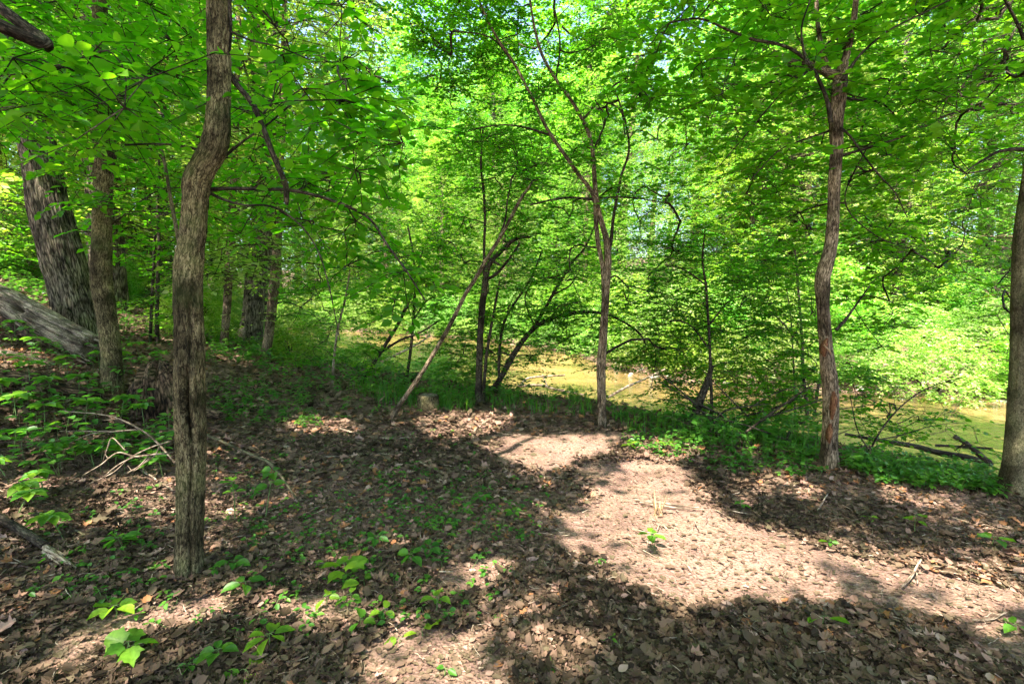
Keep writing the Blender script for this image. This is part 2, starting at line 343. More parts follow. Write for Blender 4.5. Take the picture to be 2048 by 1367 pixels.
M_far = leaf_mat("leaf_far", [(0, G(.06, .18, .015)), (.45, G(.20, .36, .035)), (.78, G(.46, .55, .15)), (1, G(.64, .66, .36))], [(0, G(.14, .44, .012)), (.45, G(.38, .64, .03)), (1, G(.72, .82, .14))], .5, spec=.4, vary=1)  # cream top tones put sunlit highlights into the leaf colour
M_bush = leaf_mat("leaf_bush", [(0, G(.12, .25, .03)), (.5, G(.30, .42, .09)), (1, G(.60, .64, .32))], [(0, G(.18, .46, .02)), (.5, G(.38, .62, .05)), (1, G(.64, .80, .16))], .45, spec=.4, vary=1)  # pale cream end stands in for sun highlights on the leaves
M_cov = leaf_mat("leaf_cover", [(0, G(.035, .12, .016)), (.5, G(.06, .18, .022)), (1, G(.13, .28, .03))], [(0, G(.06, .30, .012)), (.5, G(.13, .44, .02)), (1, G(.3, .6, .03))], .42)
M_seed = leaf_mat("leaf_seedling", [(0, G(.04, .14, .02)), (.5, G(.07, .20, .02)), (1, G(.18, .33, .025))], [(0, G(.08, .36, .012)), (.5, G(.18, .52, .02)), (1, G(.40, .7, .03))], .42, mott=1)
M_dry = leaf_mat("leaf_dry", [(0, G(.022, .015, .009)), (.25, G(.062, .042, .024)), (.5, G(.135, .088, .058)), (.62, G(.085, .072, .038)), (.82, G(.26, .155, .112)), (.93, G(.36, .25, .19)), (1, G(.30, .14, .06))],
    [(0, G(.05, .03, .02)), (1, G(.25, .14, .07))], .12, .75, .15)
B_grey = bark_mat("bark_grey_ridged", (.022, .017, .009), (.11, .09, .048), (.27, .23, .135), 70, .24, mossamt=.6)
B_oak = bark_mat("bark_furrowed", (.012, .010, .008), (.11, .094, .072), (.25, .22, .175), 34, .14, mossamt=.25, dist=.03, bump=.9)
B_brown = bark_mat("bark_brown", (.035, .026, .016), (.16, .12, .082), (.34, .27, .20), 60, .2, mossamt=.12)
B_dark = bark_mat("bark_dark", (.012, .010, .008), (.05, .040, .03), (.12, .10, .08), 60, .3, mossamt=.15)
B_smooth = bark_mat("bark_smooth", (.05, .045, .028), (.13, .115, .07), (.21, .19, .13), 70, .5, mossamt=.4, bump=.3)
B_pale = bark_mat("bark_pale", (.10, .07, .05), (.27, .21, .16), (.45, .38, .31), 50, .2, mossamt=.1)
W_log = bark_mat("wood_weathered", (.02, .015, .011), (.22, .18, .14), (.52, .45, .37), 110, .03, mossamt=.1, bump=.8)
W_rot = bark_mat("wood_rotten", (.015, .011, .008), (.10, .065, .045), (.26, .17, .12), 34, .2, mossamt=.3, bump=1, dist=.03)
W_fresh = bark_mat("wood_fresh", (.28, .17, .08), (.48, .34, .20), (.62, .48, .32), 80, .05, mossamt=0)
W_red = bark_mat("wood_wound", (.06, .02, .010), (.17, .075, .04), (.33, .17, .09), 70, .08, mossamt=0)
def ground_mat():
    m, n, l, o = mat("soil"); g = n.new("ShaderNodeNewGeometry")
    def N(s, d=5, r=.6):
        t = n.new("ShaderNodeTexNoise"); t.inputs['Scale'].default_value = s; t.inputs['Detail'].default_value = d; t.inputs['Roughness'].default_value = r; l.new(g.outputs['Position'], t.inputs[0]); return t
    a = N(1.1, 6); b = N(38, 9, .75); v = n.new("ShaderNodeTexVoronoi"); v.inputs['Scale'].default_value = 55; l.new(g.outputs['Position'], v.inputs[0])
    r1 = ramp(n, [(.3, (.13, .082, .062)), (.48, (.27, .172, .135)), (.72, (.42, .275, .225))]); l.new(b.outputs['Fac'], r1.inputs[0])
    r2 = ramp(n, [(.35, (.55, .55, .52)), (.65, (1.1, 1.06, 1.02))]); l.new(a.outputs['Fac'], r2.inputs[0])
    mm = n.new("ShaderNodeMixRGB"); mm.blend_type = 'MULTIPLY'; mm.inputs[0].default_value = 1; l.new(r1.outputs[0], mm.inputs[1]); l.new(r2.outputs[0], mm.inputs[2])
    # scattered crumbs of leaf in the soil
    r3 = ramp(n, [(0, (.12, .08, .055)), (.5, (.25, .165, .115)), (1, (.40, .29, .20))]); l.new(v.outputs['Color'], r3.inputs[0])
    mk = N(3.2, 4); rk = ramp(n, [(.45, (0, 0, 0)), (.6, (.8, .8, .8))]); l.new(mk.outputs['Fac'], rk.inputs[0])
    m3 = n.new("ShaderNodeMixRGB"); l.new(rk.outputs[0], m3.inputs[0]); l.new(mm.outputs[0], m3.inputs[1]); l.new(r3.outputs[0], m3.inputs[2])
    p = n.new("ShaderNodeBsdfPrincipled"); p.inputs['Roughness'].default_value = .95; p.inputs['Specular IOR Level'].default_value = .1; l.new(m3.outputs[0], p.inputs['Base Color'])
    ad = n.new("ShaderNodeMath"); ad.operation = 'ADD'; l.new(b.outputs['Fac'], ad.inputs[0]); l.new(v.outputs['Distance'], ad.inputs[1])
    bm = n.new("ShaderNodeBump"); bm.inputs['Strength'].default_value = 1; bm.inputs['Distance'].default_value = .018; l.new(ad.outputs[0], bm.inputs['Height']); l.new(bm.outputs[0], p.inputs['Normal'])
    l.new(p.outputs[0], o.inputs[0]); return m
def water_mat():
    m, n, l, o = mat("river_water"); g = n.new("ShaderNodeNewGeometry")
    mp = n.new("ShaderNodeMapping"); mp.inputs['Scale'].default_value = (1, 2.0, 1); mp.inputs['Rotation'].default_value = (0, 0, R(35)); l.new(g.outputs['Position'], mp.inputs[0])
    a = n.new("ShaderNodeTexNoise"); a.inputs['Scale'].default_value = 4.5; a.inputs['Detail'].default_value = 4; l.new(mp.outputs[0], a.inputs[0])
    c = n.new("ShaderNodeTexNoise"); c.inputs['Scale'].default_value = .5; c.inputs['Detail'].default_value = 4; l.new(g.outputs['Position'], c.inputs[0])
    r = ramp(n, [(.3, (.06, .05, .02)), (.5, (.16, .105, .038)), (.68, (.31, .185, .08))]); l.new(c.outputs['Fac'], r.inputs[0])
    p = n.new("ShaderNodeBsdfPrincipled"); p.inputs['Roughness'].default_value = .06; p.inputs['IOR'].default_value = 1.33; p.inputs['Specular IOR Level'].default_value = .6; l.new(r.outputs[0], p.inputs['Base Color'])
    b = n.new("ShaderNodeBump"); b.inputs['Strength'].default_value = .7; b.inputs['Distance'].default_value = .04; l.new(a.outputs['Fac'], b.inputs['Height']); l.new(b.outputs[0], p.inputs['Normal'])
    l.new(p.outputs[0], o.inputs[0]); return m
def plain(name, c, rough=.9):
    m, n, l, o = mat(name); g = n.new("ShaderNodeNewGeometry"); t = n.new("ShaderNodeTexNoise"); t.inputs['Scale'].default_value = 40; l.new(g.outputs['Position'], t.inputs[0])
    r = ramp(n, [(.3, tuple(v * .65 for v in c)), (.7, tuple(v * 1.2 for v in c))]); l.new(t.outputs['Fac'], r.inputs[0])
    p = n.new("ShaderNodeBsdfPrincipled"); p.inputs['Roughness'].default_value = rough; l.new(r.outputs[0], p.inputs['Base Color']); l.new(p.outputs[0], o.inputs[0]); return m
M_soil = ground_mat(); M_water = water_mat(); M_stone = plain("pebble", (.42, .38, .34)); M_stem = plain("stem_green", (.10, .17, .04), .6)

# ------------------------------------------------------------------ ground and river
def axis(lo, hi, a, b, fine):
    s = [np.arange(a, b, fine)]; x = b; st = fine
    while x < hi: s.append([x]); st *= 1.06; x += st
    x = a; st = fine; left = []
    while x > lo: st *= 1.06; x -= st; left.append(x)
    return np.concatenate([np.array(left[::-1]), s[0], np.concatenate(s[1:])])
gx = axis(-420, 420, -5, 6.5, .06); gy = axis(-200, 420, 1.1, 9, .06)
X, Y = np.meshgrid(gx, gy); Z = ground(X, Y)
mb = MB(); ii = np.arange(X.size).reshape(X.shape)
mb.add(np.stack([X, Y, Z], -1).reshape(-1, 3), np.stack([ii[:-1, :-1], ii[:-1, 1:], ii[1:, 1:], ii[1:, :-1]], -1).reshape(-1, 4))
tag(mb.build("ground", M_soil), "brown forest floor sloping up to the left and down to the river", kind="structure")
mb = MB(); mb.add([(-150, -150, WATER), (150, -150, WATER), (150, 150, WATER), (-150, 150, WATER)], [[0, 1, 2, 3]])
tag(mb.build("river_water", M_water), "shallow yellow green river", kind="structure")

# ------------------------------------------------------------------ traced trees
ALLTREES = []
class Tree:
    def __init__(s, name, base, label, cat="tree", group=None, bark=B_grey):
        s.base = np.array(base, float); s.e = empty(name, base); tag(s.e, label, cat, group); s.bark = bark; s.pts = []
    def pxs(s, rows, dep=None, dz=None):       # rows of (px,py,width_px[,depth]) to xyz r
        out = []
        for q in rows:
            d = q[3] if len(q) > 3 else (dep if dep else s.base[1]); p = at(q[0], q[1], d)
            out.append((*p, .5 * q[2] * d / F / math.hypot(1, (q[0] - CX) / F)))
        return out
    def trunk(s, rows, step=.05, sides=24, name="trunk", up=None, **k):
        P = s.pxs(rows) if len(rows[0]) < 6 else rows
        P = list(P); p0 = P[0]
        if name == "trunk":
            g = float(ground(p0[0], p0[1])); P = [(p0[0], p0[1], g - .12, p0[3])] + [(p0[0], p0[1], g + .01, p0[3])] + P[1:] if p0[2] < g + .05 else [(p0[0], p0[1], g - .12, p0[3])] + P
        if up: P += up
        m = MB(); S = limb(m, P, step, sides, **k); o = m.build(name, s.bark, s.e, origin=s.base); s.pts += list(S[::max(1, int(.2 / step))]); return S
    def branch(s, rows, dep=None, step=.05, sides=8, mat=None, **k):
        P = s.pxs(rows, dep); m = MB(); S = limb(m, P, step, sides, rough=k.pop('rough', .12), **k); o = m.build("branch", mat or s.bark, s.e, origin=s.base); s.pts += list(S[::3]); return S
    def crown(s, specs, leafm, twigm=None, seed=1, r0=.003, rmax=.02, pw=.3, only=None):
        rg = np.random.default_rng(seed); m = MB(); allc = []
        for sp in specs:
            sp = dict(sp); C = sp.pop('C', None)
            if C is None: C = region(sp.pop('poly'), *sp.pop('d'), sp.pop('n'), rg)
            r = sp.pop('r'); Rd = rg.uniform(r * .7, r * 1.3, len(C)); sprays(m, C, Rd, rg, **sp); allc.append(C)
        C = np.concatenate(allc); base = [p for p in s.pts if p[2] > s.base[2] + .5] if only is None else only
        connect(m, base, C, rg, r0, rmax, 0, pw=pw)
        return m.build("crown", [twigm or B_dark, leafm], s.e, origin=s.base)

# --- hollow trunk in the left foreground
b = hit(378, 1150); T1 = Tree("hollow_tree", b, "bumpy grey trunk with a long hollow slit, closest tree on the left", bark=B_grey); D1 = b[1]
def dent1(th, l):
    a = (th - 0.55 + math.pi) % (2 * math.pi) - math.pi     # faces the camera, to its right
    a2 = (th - (-.45) + math.pi) % (2 * math.pi) - math.pi
    out = np.ones_like(th)
    def slit(c, w, l0, l1, dep, th0):
        aa = (th - th0 - .12 * np.sin(l * 9) + math.pi) % (2 * math.pi) - math.pi
        return dep * np.exp(-(aa / w) ** 2) * sstep(l0, l0 + .05, l) * (1 - sstep(l1 - .12, l1, l)), aa
    s1, aa = slit(0, .17, .90, 1.36, .93, SL); out = out - s1
    out = out + .20 * np.exp(-((np.abs(aa) - .38) / .16) ** 2) * sstep(.9, 1.0, l) * (1 - sstep(1.3, 1.5, l))
    s2, aa2 = slit(0, .11, .0, .95, .38, SL + .1); out = out - s2 + .08 * np.exp(-((np.abs(aa2) - .3) / .14) ** 2) * (1 - sstep(.8, 1.0, l))
    s3, _ = slit(0, .12, 1.40, 1.75, .4, SL + .1); out = out - s3
    out = out + .28 * np.exp(-(((l - 2.38) / .09) ** 2)) * np.exp(-((((th - KN + math.pi) % (2 * math.pi) - math.pi)) / .6) ** 2)
    out = out + .25 * np.exp(-(((l - 2.66) / .10) ** 2)) * np.exp(-((((th - KN - math.pi + math.pi) % (2 * math.pi) - math.pi)) / .7) ** 2)
    return out
SL = 0.5; KN = -1.57
T1.trunk([(378,1150,62),(381,1000,60),(381,880,66),(379,800,66),(379,700,63),(376,600,60),(376,545,60),(384,480,54),(391,410,52),(394,370,54),(408,335,52),(427,295,54),(434,240,48),(438,150,47),(436,0,45),(430,-200,42,D1),(440,-500,36,D1+.1),(470,-900,28,D1+.2),(500,-1300,18,D1+.3)],
    step=.012, sides=110, rough=.05, fur=.007, fk=75, fl=17, dent=dent1, flare=.06)
T1.branch([(452,135,10),(475,170,12),(503,205,13),(524,250,12),(545,305,12),(562,345,11),(572,372,11),(573,398,10),(574,410,5)], step=.02, sides=10, dep=D1+.06, mat=B_dark, rough=.3)
T1.branch([(415,380,12),(450,377,9),(520,378,8),(580,380,8),(640,393,7),(700,415,6),(742,440,5),(775,490,4.5),(815,545,4),(850,600,3)], step=.03, dep=D1+.12, mat=B_dark)
T1.branch([(418,385,8),(450,400,6),(490,410,5),(540,412,5),(590,440,4),(630,490,3.5),(655,560,3),(680,680,2)], step=.03, dep=D1+.1, mat=B_dark)
T1.branch([(452,310,8),(490,280,5),(540,245,4),(600,195,4),(650,170,3),(720,150,2)], step=.03, dep=D1+.1, mat=B_dark)
T1.branch([(456,-60,9),(460,20,8),(462,70,6),(458,110,4)], step=.03, dep=D1, mat=B_dark)
T1.branch([(455,60,6),(500,80,4),(560,95,3),(620,120,3)], step=.03, dep=D1, mat=B_dark)
T1.branch([(400,300,7),(350,290,5),(300,288,5),(250,290,6)], step=.03, dep=D1+.1, mat=B_dark)

# ------------------------------------------------------------------ slender tree and big leaning oak on the slope
b = hit(226, 782); T2 = Tree("slender_tree", b, "slim straight grey tree standing in front of the big leaning trunk", bark=B_grey)
T2.trunk([(226,782,48),(222,700,44),(211,620,44),(203,560,46),(203,480,42),(206,400,40),(208,330,40),(202,270,40),(196,200,36),(199,100,32),(200,0,30),(205,-200,26),(215,-500,20),(230,-800,12)], step=.03, sides=64, fur=.007, fk=60, fl=14, flare=.12, rough=.06)
T2.branch([(212,320,14),(222,305,12),(232,298,10),(228,330,6)], mat=B_dark, step=.03)
T2.branch([(212,160,9),(230,140,8),(248,112,7),(270,80,5),(300,20,4)], mat=B_dark)
T2.branch([(190,240,8),(150,200,6),(90,170,5),(20,150,4)], mat=B_dark)
b = hit(160, 668); T3 = Tree("leaning_oak", b, "massive dark furrowed trunk leaning left beside the fallen log", bark=B_oak); D3 = b[1]
T3.trunk([(160,668,108),(150,610,94),(137,560,92),(118,490,92),(100,420,88),(86,350,84),(72,280,80),(48,210,76),(22,150,74),(-10,80,72),(-40,0,70),(-90,-150,66),(-130,-350,56),(-150,-600,44),(-160,-900,26)], step=.05, sides=120, fur=.026, fk=22, fl=1.6, flare=.12, rough=.05)
# ------------------------------------------------------------------ right hand trees
b = hit(2030, 985); T4 = Tree("riverside_tree", b, "thick trunk at the right edge with sun flecks on its flared foot", bark=B_smooth); D4 = b[1]
T4.trunk([(2030,985,74),(2034,930,64),(2040,850,60),(2045,750,58),(2048,650,58),(2050,560,56),(2052,480,56),(2060,400,52),(2072,320,48),(2080,240,46),(2088,100,42),(2095,-100,38),(2090,-400,32),(2050,-800,20)], step=.03, sides=72, fur=.004, fk=60, fl=12, flare=.28, rough=.05)
T4.branch([(2060,300,12),(2035,298,11),(2000,302,9),(1975,315,7),(1950,330,5),(1925,350,3)], mat=B_dark)
T4.branch([(2070,150,10),(2040,60,8),(2010,0,6),(1980,-60,5)], mat=B_dark)
b = hit(1658, 938); T5 = Tree("wounded_tree", b, "crooked brown tree with orange bark wounds beside the river", bark=B_brown); D5 = b[1]
def dent5(th, l): return 1 + .10 * np.exp(-((l - 1.78) / .07) ** 2)
T5.trunk([(1658,938,42),(1659,880,35),(1662,820,34),(1660,770,33),(1654,720,31),(1650,670,28),(1646,610,27),(1645,560,29),(1649,540,31),(1658,508,29),(1664,470,27),(1667,420,26),(1669,360,26),(1673,300,27),(1672,250,27),(1675,215,30),(1679,180,32),(1682,150,28),(1690,120,17),(1700,80,14),(1710,20,12),(1716,-60,11),(1725,-220,10),(1735,-420,7)], step=.02, sides=64, fur=.003, fk=80, fl=14, flare=.10, rough=.09, dent=dent5)
LB = [[(1676,150,22),(1660,148,20),(1640,138,15),(1612,126,12),(1585,124,12),(1565,115,13),(1545,105,12)],
 [(1662,245,10),(1655,205,9),(1640,165,9),(1620,130,8),(1590,103,7),(1555,88,6),(1510,80,6),(1460,62,5),(1400,38,4),(1340,45,3)],
 [(1655,140,18),(1645,115,15),(1640,80,11),(1634,30,9),(1630,-60,8),(1620,-200,6)],
 [(1676,313,10),(1700,306,7),(1740,294,7),(1800,275,6),(1860,247,6),(1900,228,5),(1960,215,4),(2020,205,3)],
 [(1680,255,8),(1700,272,5),(1730,315,4),(1760,352,4),(1790,385,3),(1815,435,3)],
 [(1686,195,8),(1720,200,5),(1760,205,4),(1790,230,3)],[(1685,160,9),(1720,110,6),(1780,60,5),(1860,20,4),(1940,-20,3)],
 [(1612,128,5),(1603,60,4),(1620,0,3)],[(1665,260,5),(1620,275,4),(1560,300,3),(1500,360,2.5)],[(1672,660,8),(1690,640,7),(1712,610,5),(1740,570,3)],
 [(1630,130,6),(1560,190,4),(1500,260,3),(1440,330,2)],[(1735,292,4),(1690,400,3),(1750,470,3),(1830,500,2)]]
dd = [0,-.15,.1,0,-.1,.2,-.3,-.3,.1,0,.3,.4]
for r_, z_ in zip(LB, dd): T5.branch(r_, dep=D5 + z_, step=.03, sides=10, mat=B_brown if r_[0][2] > 12 else B_dark, rough=.2)
def wound(tree, rows, dep, nm="bark_wound", mt=W_red):
    m = MB(); limb(m, tree.pxs(rows, dep), .015, 14, rough=.25, fur=.004, fk=80, fl=20); m.build(nm, mt, tree.e, origin=tree.base)
wound(T5, [(1649,712,6),(1647,698,15),(1650,686,12),(1655,676,4)], D5 - .055)
wound(T5, [(1664,838,5),(1666,815,13),(1668,796,14),(1667,782,5)], D5 - .062)
wound(T5, [(1659,885,4),(1658,872,12),(1660,858,12),(1661,846,4)], D5 - .065)
wound(T5, [(1648,690,3),(1658,700,5),(1662,708,3)], D5 - .10, "splinter", W_fresh)

b = hit(1206, 856); T6 = Tree("twin_stem_tree", b, "slender tree with two fused stems in the centre of the clearing", bark=B_brown); D6 = b[1]
T6.trunk([(1207,856,13.9),(1206,800,12.3),(1205,740,12.3),(1208,680,13.1),(1211,620,12.3),(1214,560,13.1),(1216,520,13.9),(1213,480,12.3),(1205,450,10.7),(1196,415,9.8),(1190,370,9.0),(1187,320,8.2),(1180,275,7.4),(1165,240,7.0),(1142,200,6.6),(1112,158,6.1),(1085,112,5.7),(1070,60,4.9),(1060,0,4.1),(1050,-80,3.3)], step=.02, sides=28, fur=.003, fk=90, fl=12, rough=.1, flare=.2)
BT = T6.branch; T6.branch([(1200,852,11),(1199,790,10),(1198,730,10),(1203,660,8),(1207,600,8),(1206,540,9),(1197,490,9),(1192,440,9),(1190,400,9),(1178,375,8),(1158,350,7.5),(1130,310,7),(1105,275,7),(1085,240,6.5),(1062,190,6),(1030,130,5.5),(1000,85,5),(975,40,4),(950,-20,3)], sides=14, step=.03, mat=B_brown)
T6.bark = B_dark; T6.branch([(1214,520,9),(1222,480,8),(1226,440,7),(1233,400,6),(1243,350,5),(1258,300,4.5),(1250,240,4),(1230,180,3)], step=.03)
T6.branch([(1190,400,6),(1150,395,4),(1110,398,4),(1060,410,3)], mat=B_dark); T6.branch([(1187,300,4),(1210,240,4),(1190,200,3)], mat=B_dark)
T6.branch([(1100,270,5),(1050,255,4),(1000,250,3),(940,260,3)], mat=B_dark); T6.branch([(1165,240,5),(1200,205,4),(1240,220,3),(1250,270,3)], mat=B_dark)
T6.branch([(1112,158,4),(1120,90,3.5),(1110,20,3)], mat=B_dark); T6.branch([(1200,395,4),(1260,395,3),(1330,405,2.5)], mat=B_dark)
T6.branch([(1030,130,4),(980,75,3),(900,62,2.5)], mat=B_dark)

b = hit(785, 838); T7 = Tree("leaning_tree", b, "bare brown stem leaning right from beside the cut stump", bark=B_brown); D7 = b[1]
T7.trunk([(783,838,12.5),(800,808,10.9),(825,772,9.4),(850,735,8.6),(880,685,8.6),(905,640,8.2),(930,590,7.8),(950,558,7.8),(975,515,7.4),(998,478,7.0),(1022,435,6.6),(1040,400,6.2),(1062,368,3.5)], step=.03, sides=18, rough=.12, flare=.15)
T7.branch([(975,515,7),(1000,530,5)], mat=B_dark)
T7.branch([(998,478,4),(1010,440,4),(1015,400,3),(1025,350,2.5)], mat=B_dark)
b = hit(960, 806); T8 = Tree("forked_tree", b, "dark upright forked tree rising behind the cut stump", bark=B_dark); D8 = b[1]
T8.trunk([(957,806,16),(958,740,14),(960,680,13),(964,620,13),(970,570,12),(974,540,11),(985,520,9),(1005,500,8),(1025,482,7),(1045,474,6),(1062,474,4)], step=.03, sides=16, rough=.12, flare=.2)
T8.branch([(970,570,8),(968,500,6),(970,440,5),(967,380,5),(962,330,4),(966,260,3)]); T8.branch([(966,806,8),(970,740,7),(976,690,6),(992,600,5),(1000,560,3)])
T8.branch([(972,560,7),(995,545,6),(1020,515,5),(1040,485,4)])
b = hit(985, 786); T9 = Tree("arching_tree", b, "dark stem arching right over the bank towards the river", bark=B_dark); D9 = b[1]
T9.trunk([(984,786,13),(1003,752,12),(1025,712,11),(1048,678,10),(1070,655,9),(1095,640,8),(1130,628,7),(1165,624,6),(1210,628,5),(1250,645,4.5),(1280,668,4),(1292,690,3)], step=.04, sides=14, rough=.12)
T9.branch([(1062,662,8),(1085,625,7),(1105,590,6.5),(1125,555,6),(1148,520,5),(1170,495,4),(1190,450,3)], step=.04)
T9.branch([(1105,590,4),(1140,570,3),(1160,540,2)]); T9.branch([(1070,655,4),(1050,600,3),(1065,560,2)])
saps = []
def sapling(name, label, rows, bark, brs=(), group=None, cat="sapling", dep=None, **k):
    b = hit(rows[0][0], rows[0][1]) if dep is None else at(rows[0][0], rows[0][1], dep)
    if dep is not None: b = np.array([b[0], b[1], float(ground(b[0], b[1]))])
    t = Tree(name, b, label, cat, group, bark); t.trunk(rows, step=.05, sides=12, rough=.12, **k)
    for r in brs: t.branch(r, mat=B_dark)
    saps.append(t); return t
S1 = sapling("slanting_sapling", "thin dark stem slanting right, left of the sawn log end", [(722,768,9),(745,730,8),(770,690,7.5),(795,650,7),(815,608,6),(828,572,5),(835,545,4),(845,500,3)], B_dark, [[(760,705,6),(800,680,5),(840,665,4),(880,640,3)]])
S2 = sapling("thin_sapling", "thin upright sapling just right of the sawn log end", [(812,764,7),(820,710,6),(826,650,6),(829,600,5.5),(831,560,5),(825,500,4),(815,450,3)], B_dark, [[(827,640,4),(850,605,3.5),(872,590,3)]])
S3 = sapling("green_sapling", "thin upright sapling with a pale foot between the two riverside trees", [(1422,845,8),(1423,800,7),(1421,740,6),(1419,680,6),(1415,620,5.5),(1412,570,5),(1405,520,4),(1410,460,3)], B_dark, [[(1420,700,4),(1380,650,3),(1340,640,2)],[(1418,650,4),(1460,600,3),(1500,590,2)],[(1412,570,4),(1370,540,3),(1330,530,2)]])
S4 = sapling("twin_sapling", "dark pair of thin stems just left of the wounded tree", [(1617,872,8),(1612,800,7.5),(1606,740,7),(1604,680,6),(1600,620,5.5),(1595,560,5),(1590,500,3.5)], B_dark, [[(1624,868,7),(1632,800,7),(1642,745,6),(1655,690,4)],[(1590,860,4),(1588,760,4),(1582,640,3),(1570,560,2)],[(1606,700,4),(1560,640,3),(1510,610,2)]])
S5 = sapling("snag", "short thick dark broken stem leaning right at the river edge", [(1385,842,22),(1398,805,19),(1414,765,14),(1424,730,8)], B_dark, cat="snag")
S6 = sapling("climbing_sapling", "long thin pole curving up behind the hollow trunk to the left", [(372,900,9),(372,700,9),(368,560,8.5),(355,470,8),(342,400,8),(328,320,7),(310,250,7),(290,180,6),(272,110,6),(255,20,5),(245,-60,4)], B_smooth, dep=D1+1.2)
S7 = sapling("slope_sapling", "dark thin sapling between the slim grey tree and hollow trunk", [(315,690,10),(314,620,9),(316,550,8),(318,480,7),(315,400,6),(318,320,5),(310,240,4)], B_dark, [[(300,700,7),(303,620,7),(307,540,6),(310,470,5)]])
S8 = sapling("bank_sapling", "dark upright stem at the bank left of the arching tree", [(1000,790,6),(998,720,6),(1010,640,5),(1060,560,4),(1085,500,3)], B_dark)
S9 = sapling("far_left_sapling", "thin crooked stem on the slope at the left edge", [(65,545,8),(52,500,7),(40,450,7),(20,400,6),(5,350,5)], B_pale)
S11 = sapling("riverside_sapling", "airy small sapling leaning over the water right of the wounded tree", [(1735,925,5),(1750,880,4.5),(1785,830,4),(1830,790,3),(1880,765,2)], B_dark, [[(1750,880,4),(1800,870,3),(1870,850,2),(1930,845,1.5)],[(1742,905,4),(1715,860,3),(1700,790,2)]])
S10 = sapling("pale_sapling", "pale thin stem standing left of the slanting dark sapling", [(665,770,7),(668,720,6),(675,660,5),(690,600,4),(700,540,3)], B_pale)
# large trees deeper in the left wood
def bigtree(name, label, rows, bark, dep=None, group=None, **k):
    b = hit(rows[0][0], rows[0][1]) if dep is None else at(rows[0][0], rows[0][1], dep)
    b = np.array([b[0], b[1], float(ground(b[0], b[1]))]); t = Tree(name, b, label, "tree", group, bark); t.trunk(rows, step=.08, sides=40, **k); return t
H1 = bigtree("oak_tree", "broad dark trunk with a pale torn scar at its foot, right of the hollow tree", [(500,692,52),(503,650,46),(508,600,42),(513,540,42),(520,470,40),(528,400,36),(535,300,34),(540,150,30),(545,0,26),(550,-150,20)], B_oak, fur=.02, fk=24, fl=1.8, flare=.15)
wound(H1, [(486,700,10),(484,680,28),(486,664,24),(492,652,8)], H1.base[1] - .22, mt=B_pale)
H2 = bigtree("double_tree", "thinner mottled trunk just right of the scarred oak", [(530,724,22),(536,680,20),(542,630,20),(548,580,20),(552,530,19),(556,460,17),(560,350,15),(565,200,13),(570,0,10)], B_brown, fur=.006, fk=50, fl=4, flare=.1)
wound(H2, [(541,590,5),(541,580,11),(543,568,9),(545,560,4)], H2.base[1] - .10, mt=B_pale)
H3 = bigtree("mottled_tree", "narrow mottled trunk between the hollow tree and the scarred oak", [(447,700,18),(452,640,17),(456,580,17),(460,500,16),(464,420,15),(470,300,13),(476,100,11),(480,-40,9)], B_brown, fur=.006, fk=50, fl=4, flare=.1)
H4 = bigtree("pale_tree", "pale trunk far up the slope right of the slim grey tree", [(250,575,30),(246,530,27),(244,480,25),(242,420,24),(240,300,22),(240,100,18),(240,-60,14)], B_pale, flare=.15)
H5 = bigtree("dark_tree", "dark trunk next to the pale one far up the slope", [(282,578,24),(280,530,22),(281,470,21),(284,380,20),(286,250,17),(288,50,14)], B_oak, flare=.1)
H6 = bigtree("left_edge_tree", "mottled trunk far up the slope at the left edge", [(30,530,18),(22,490,17),(12,440,16),(4,390,15),(-5,300,14),(-15,150,12)], B_pale, flare=.1)
H7 = bigtree("corner_tree", "slim light trunk behind the top of the slim grey tree", [(130,560,14),(128,480,13),(126,380,12),(128,250,11),(170,60,9)], B_pale, flare=.1)

# ------------------------------------------------------------------ crowns of the traced trees
def notrunk(tr, d):     # a tree's own foliage leaves its stem free where the stem shows
    pass
hero = dict(kind='oval', size=.074, ntw=5, nlf=9, r=.40, flat=.28, droop=.3, jit=.5)
def clear_of_view(P):  # nothing grows within arm's reach of the lens
    return np.linalg.norm(P - np.array([0, 0, CAMZ]), axis=-1) > 1.15
hero['keep'] = clear_of_view
T1.crown([dict(hero, poly=[(440,-60),(760,-60),(800,60),(790,200),(700,220),(620,300),(520,300),(470,180)], d=(2.8,5.2), n=34),
          dict(hero, poly=[(560,150),(760,150),(870,280),(840,330),(760,300),(640,280)], d=(2.2,3.0), n=9, r=.3),
          dict(hero, poly=[(470,280),(780,330),(850,440),(760,420),(560,360)], d=(2.5,3.8), n=9, r=.3),
          dict(hero, poly=[(560,400),(760,440),(930,600),(900,640),(760,590),(600,500)], d=(2.6,4.2), n=11, r=.3)], M_hero, seed=11)
T2.crown([dict(hero, poly=[(-60,-60),(460,-60),(430,160),(330,250),(160,230),(-60,260)], d=(3.2,6.5), n=110),
          dict(hero, poly=[(-60,90),(330,110),(330,230),(160,240),(-60,230)], d=(2.2,3.4), n=26),
          dict(hero, poly=[(100,280),(420,200),(700,250),(620,420),(440,480),(240,520),(100,420)], d=(4.8,8), n=60, size=.09)], M_hero, seed=12)
mp = dict(kind='maple', size=.074, ntw=5, nlf=7, r=.42, flat=.15, droop=.18)
T5.crown([dict(mp, poly=[(1180,-60),(2100,-60),(2060,200),(1950,330),(1850,440),(1700,440),(1690,330),(1640,330),(1560,420),(1450,330),(1300,220),(1180,80)], d=(4.0,7.2), n=310),
          dict(mp, poly=[(1700,430),(1880,420),(1960,300),(2010,330),(1960,470),(1880,560),(1760,560)], d=(4.6,6.6), n=38),
          dict(mp, poly=[(1480,380),(1600,360),(1640,420),(1600,540),(1500,540),(1430,450)], d=(5,7), n=16),
          dict(mp, poly=[(1690,560),(1790,560),(1830,620),(1780,700),(1690,720)], d=(5,6.5), n=14, size=.07)], M_maple, seed=13)
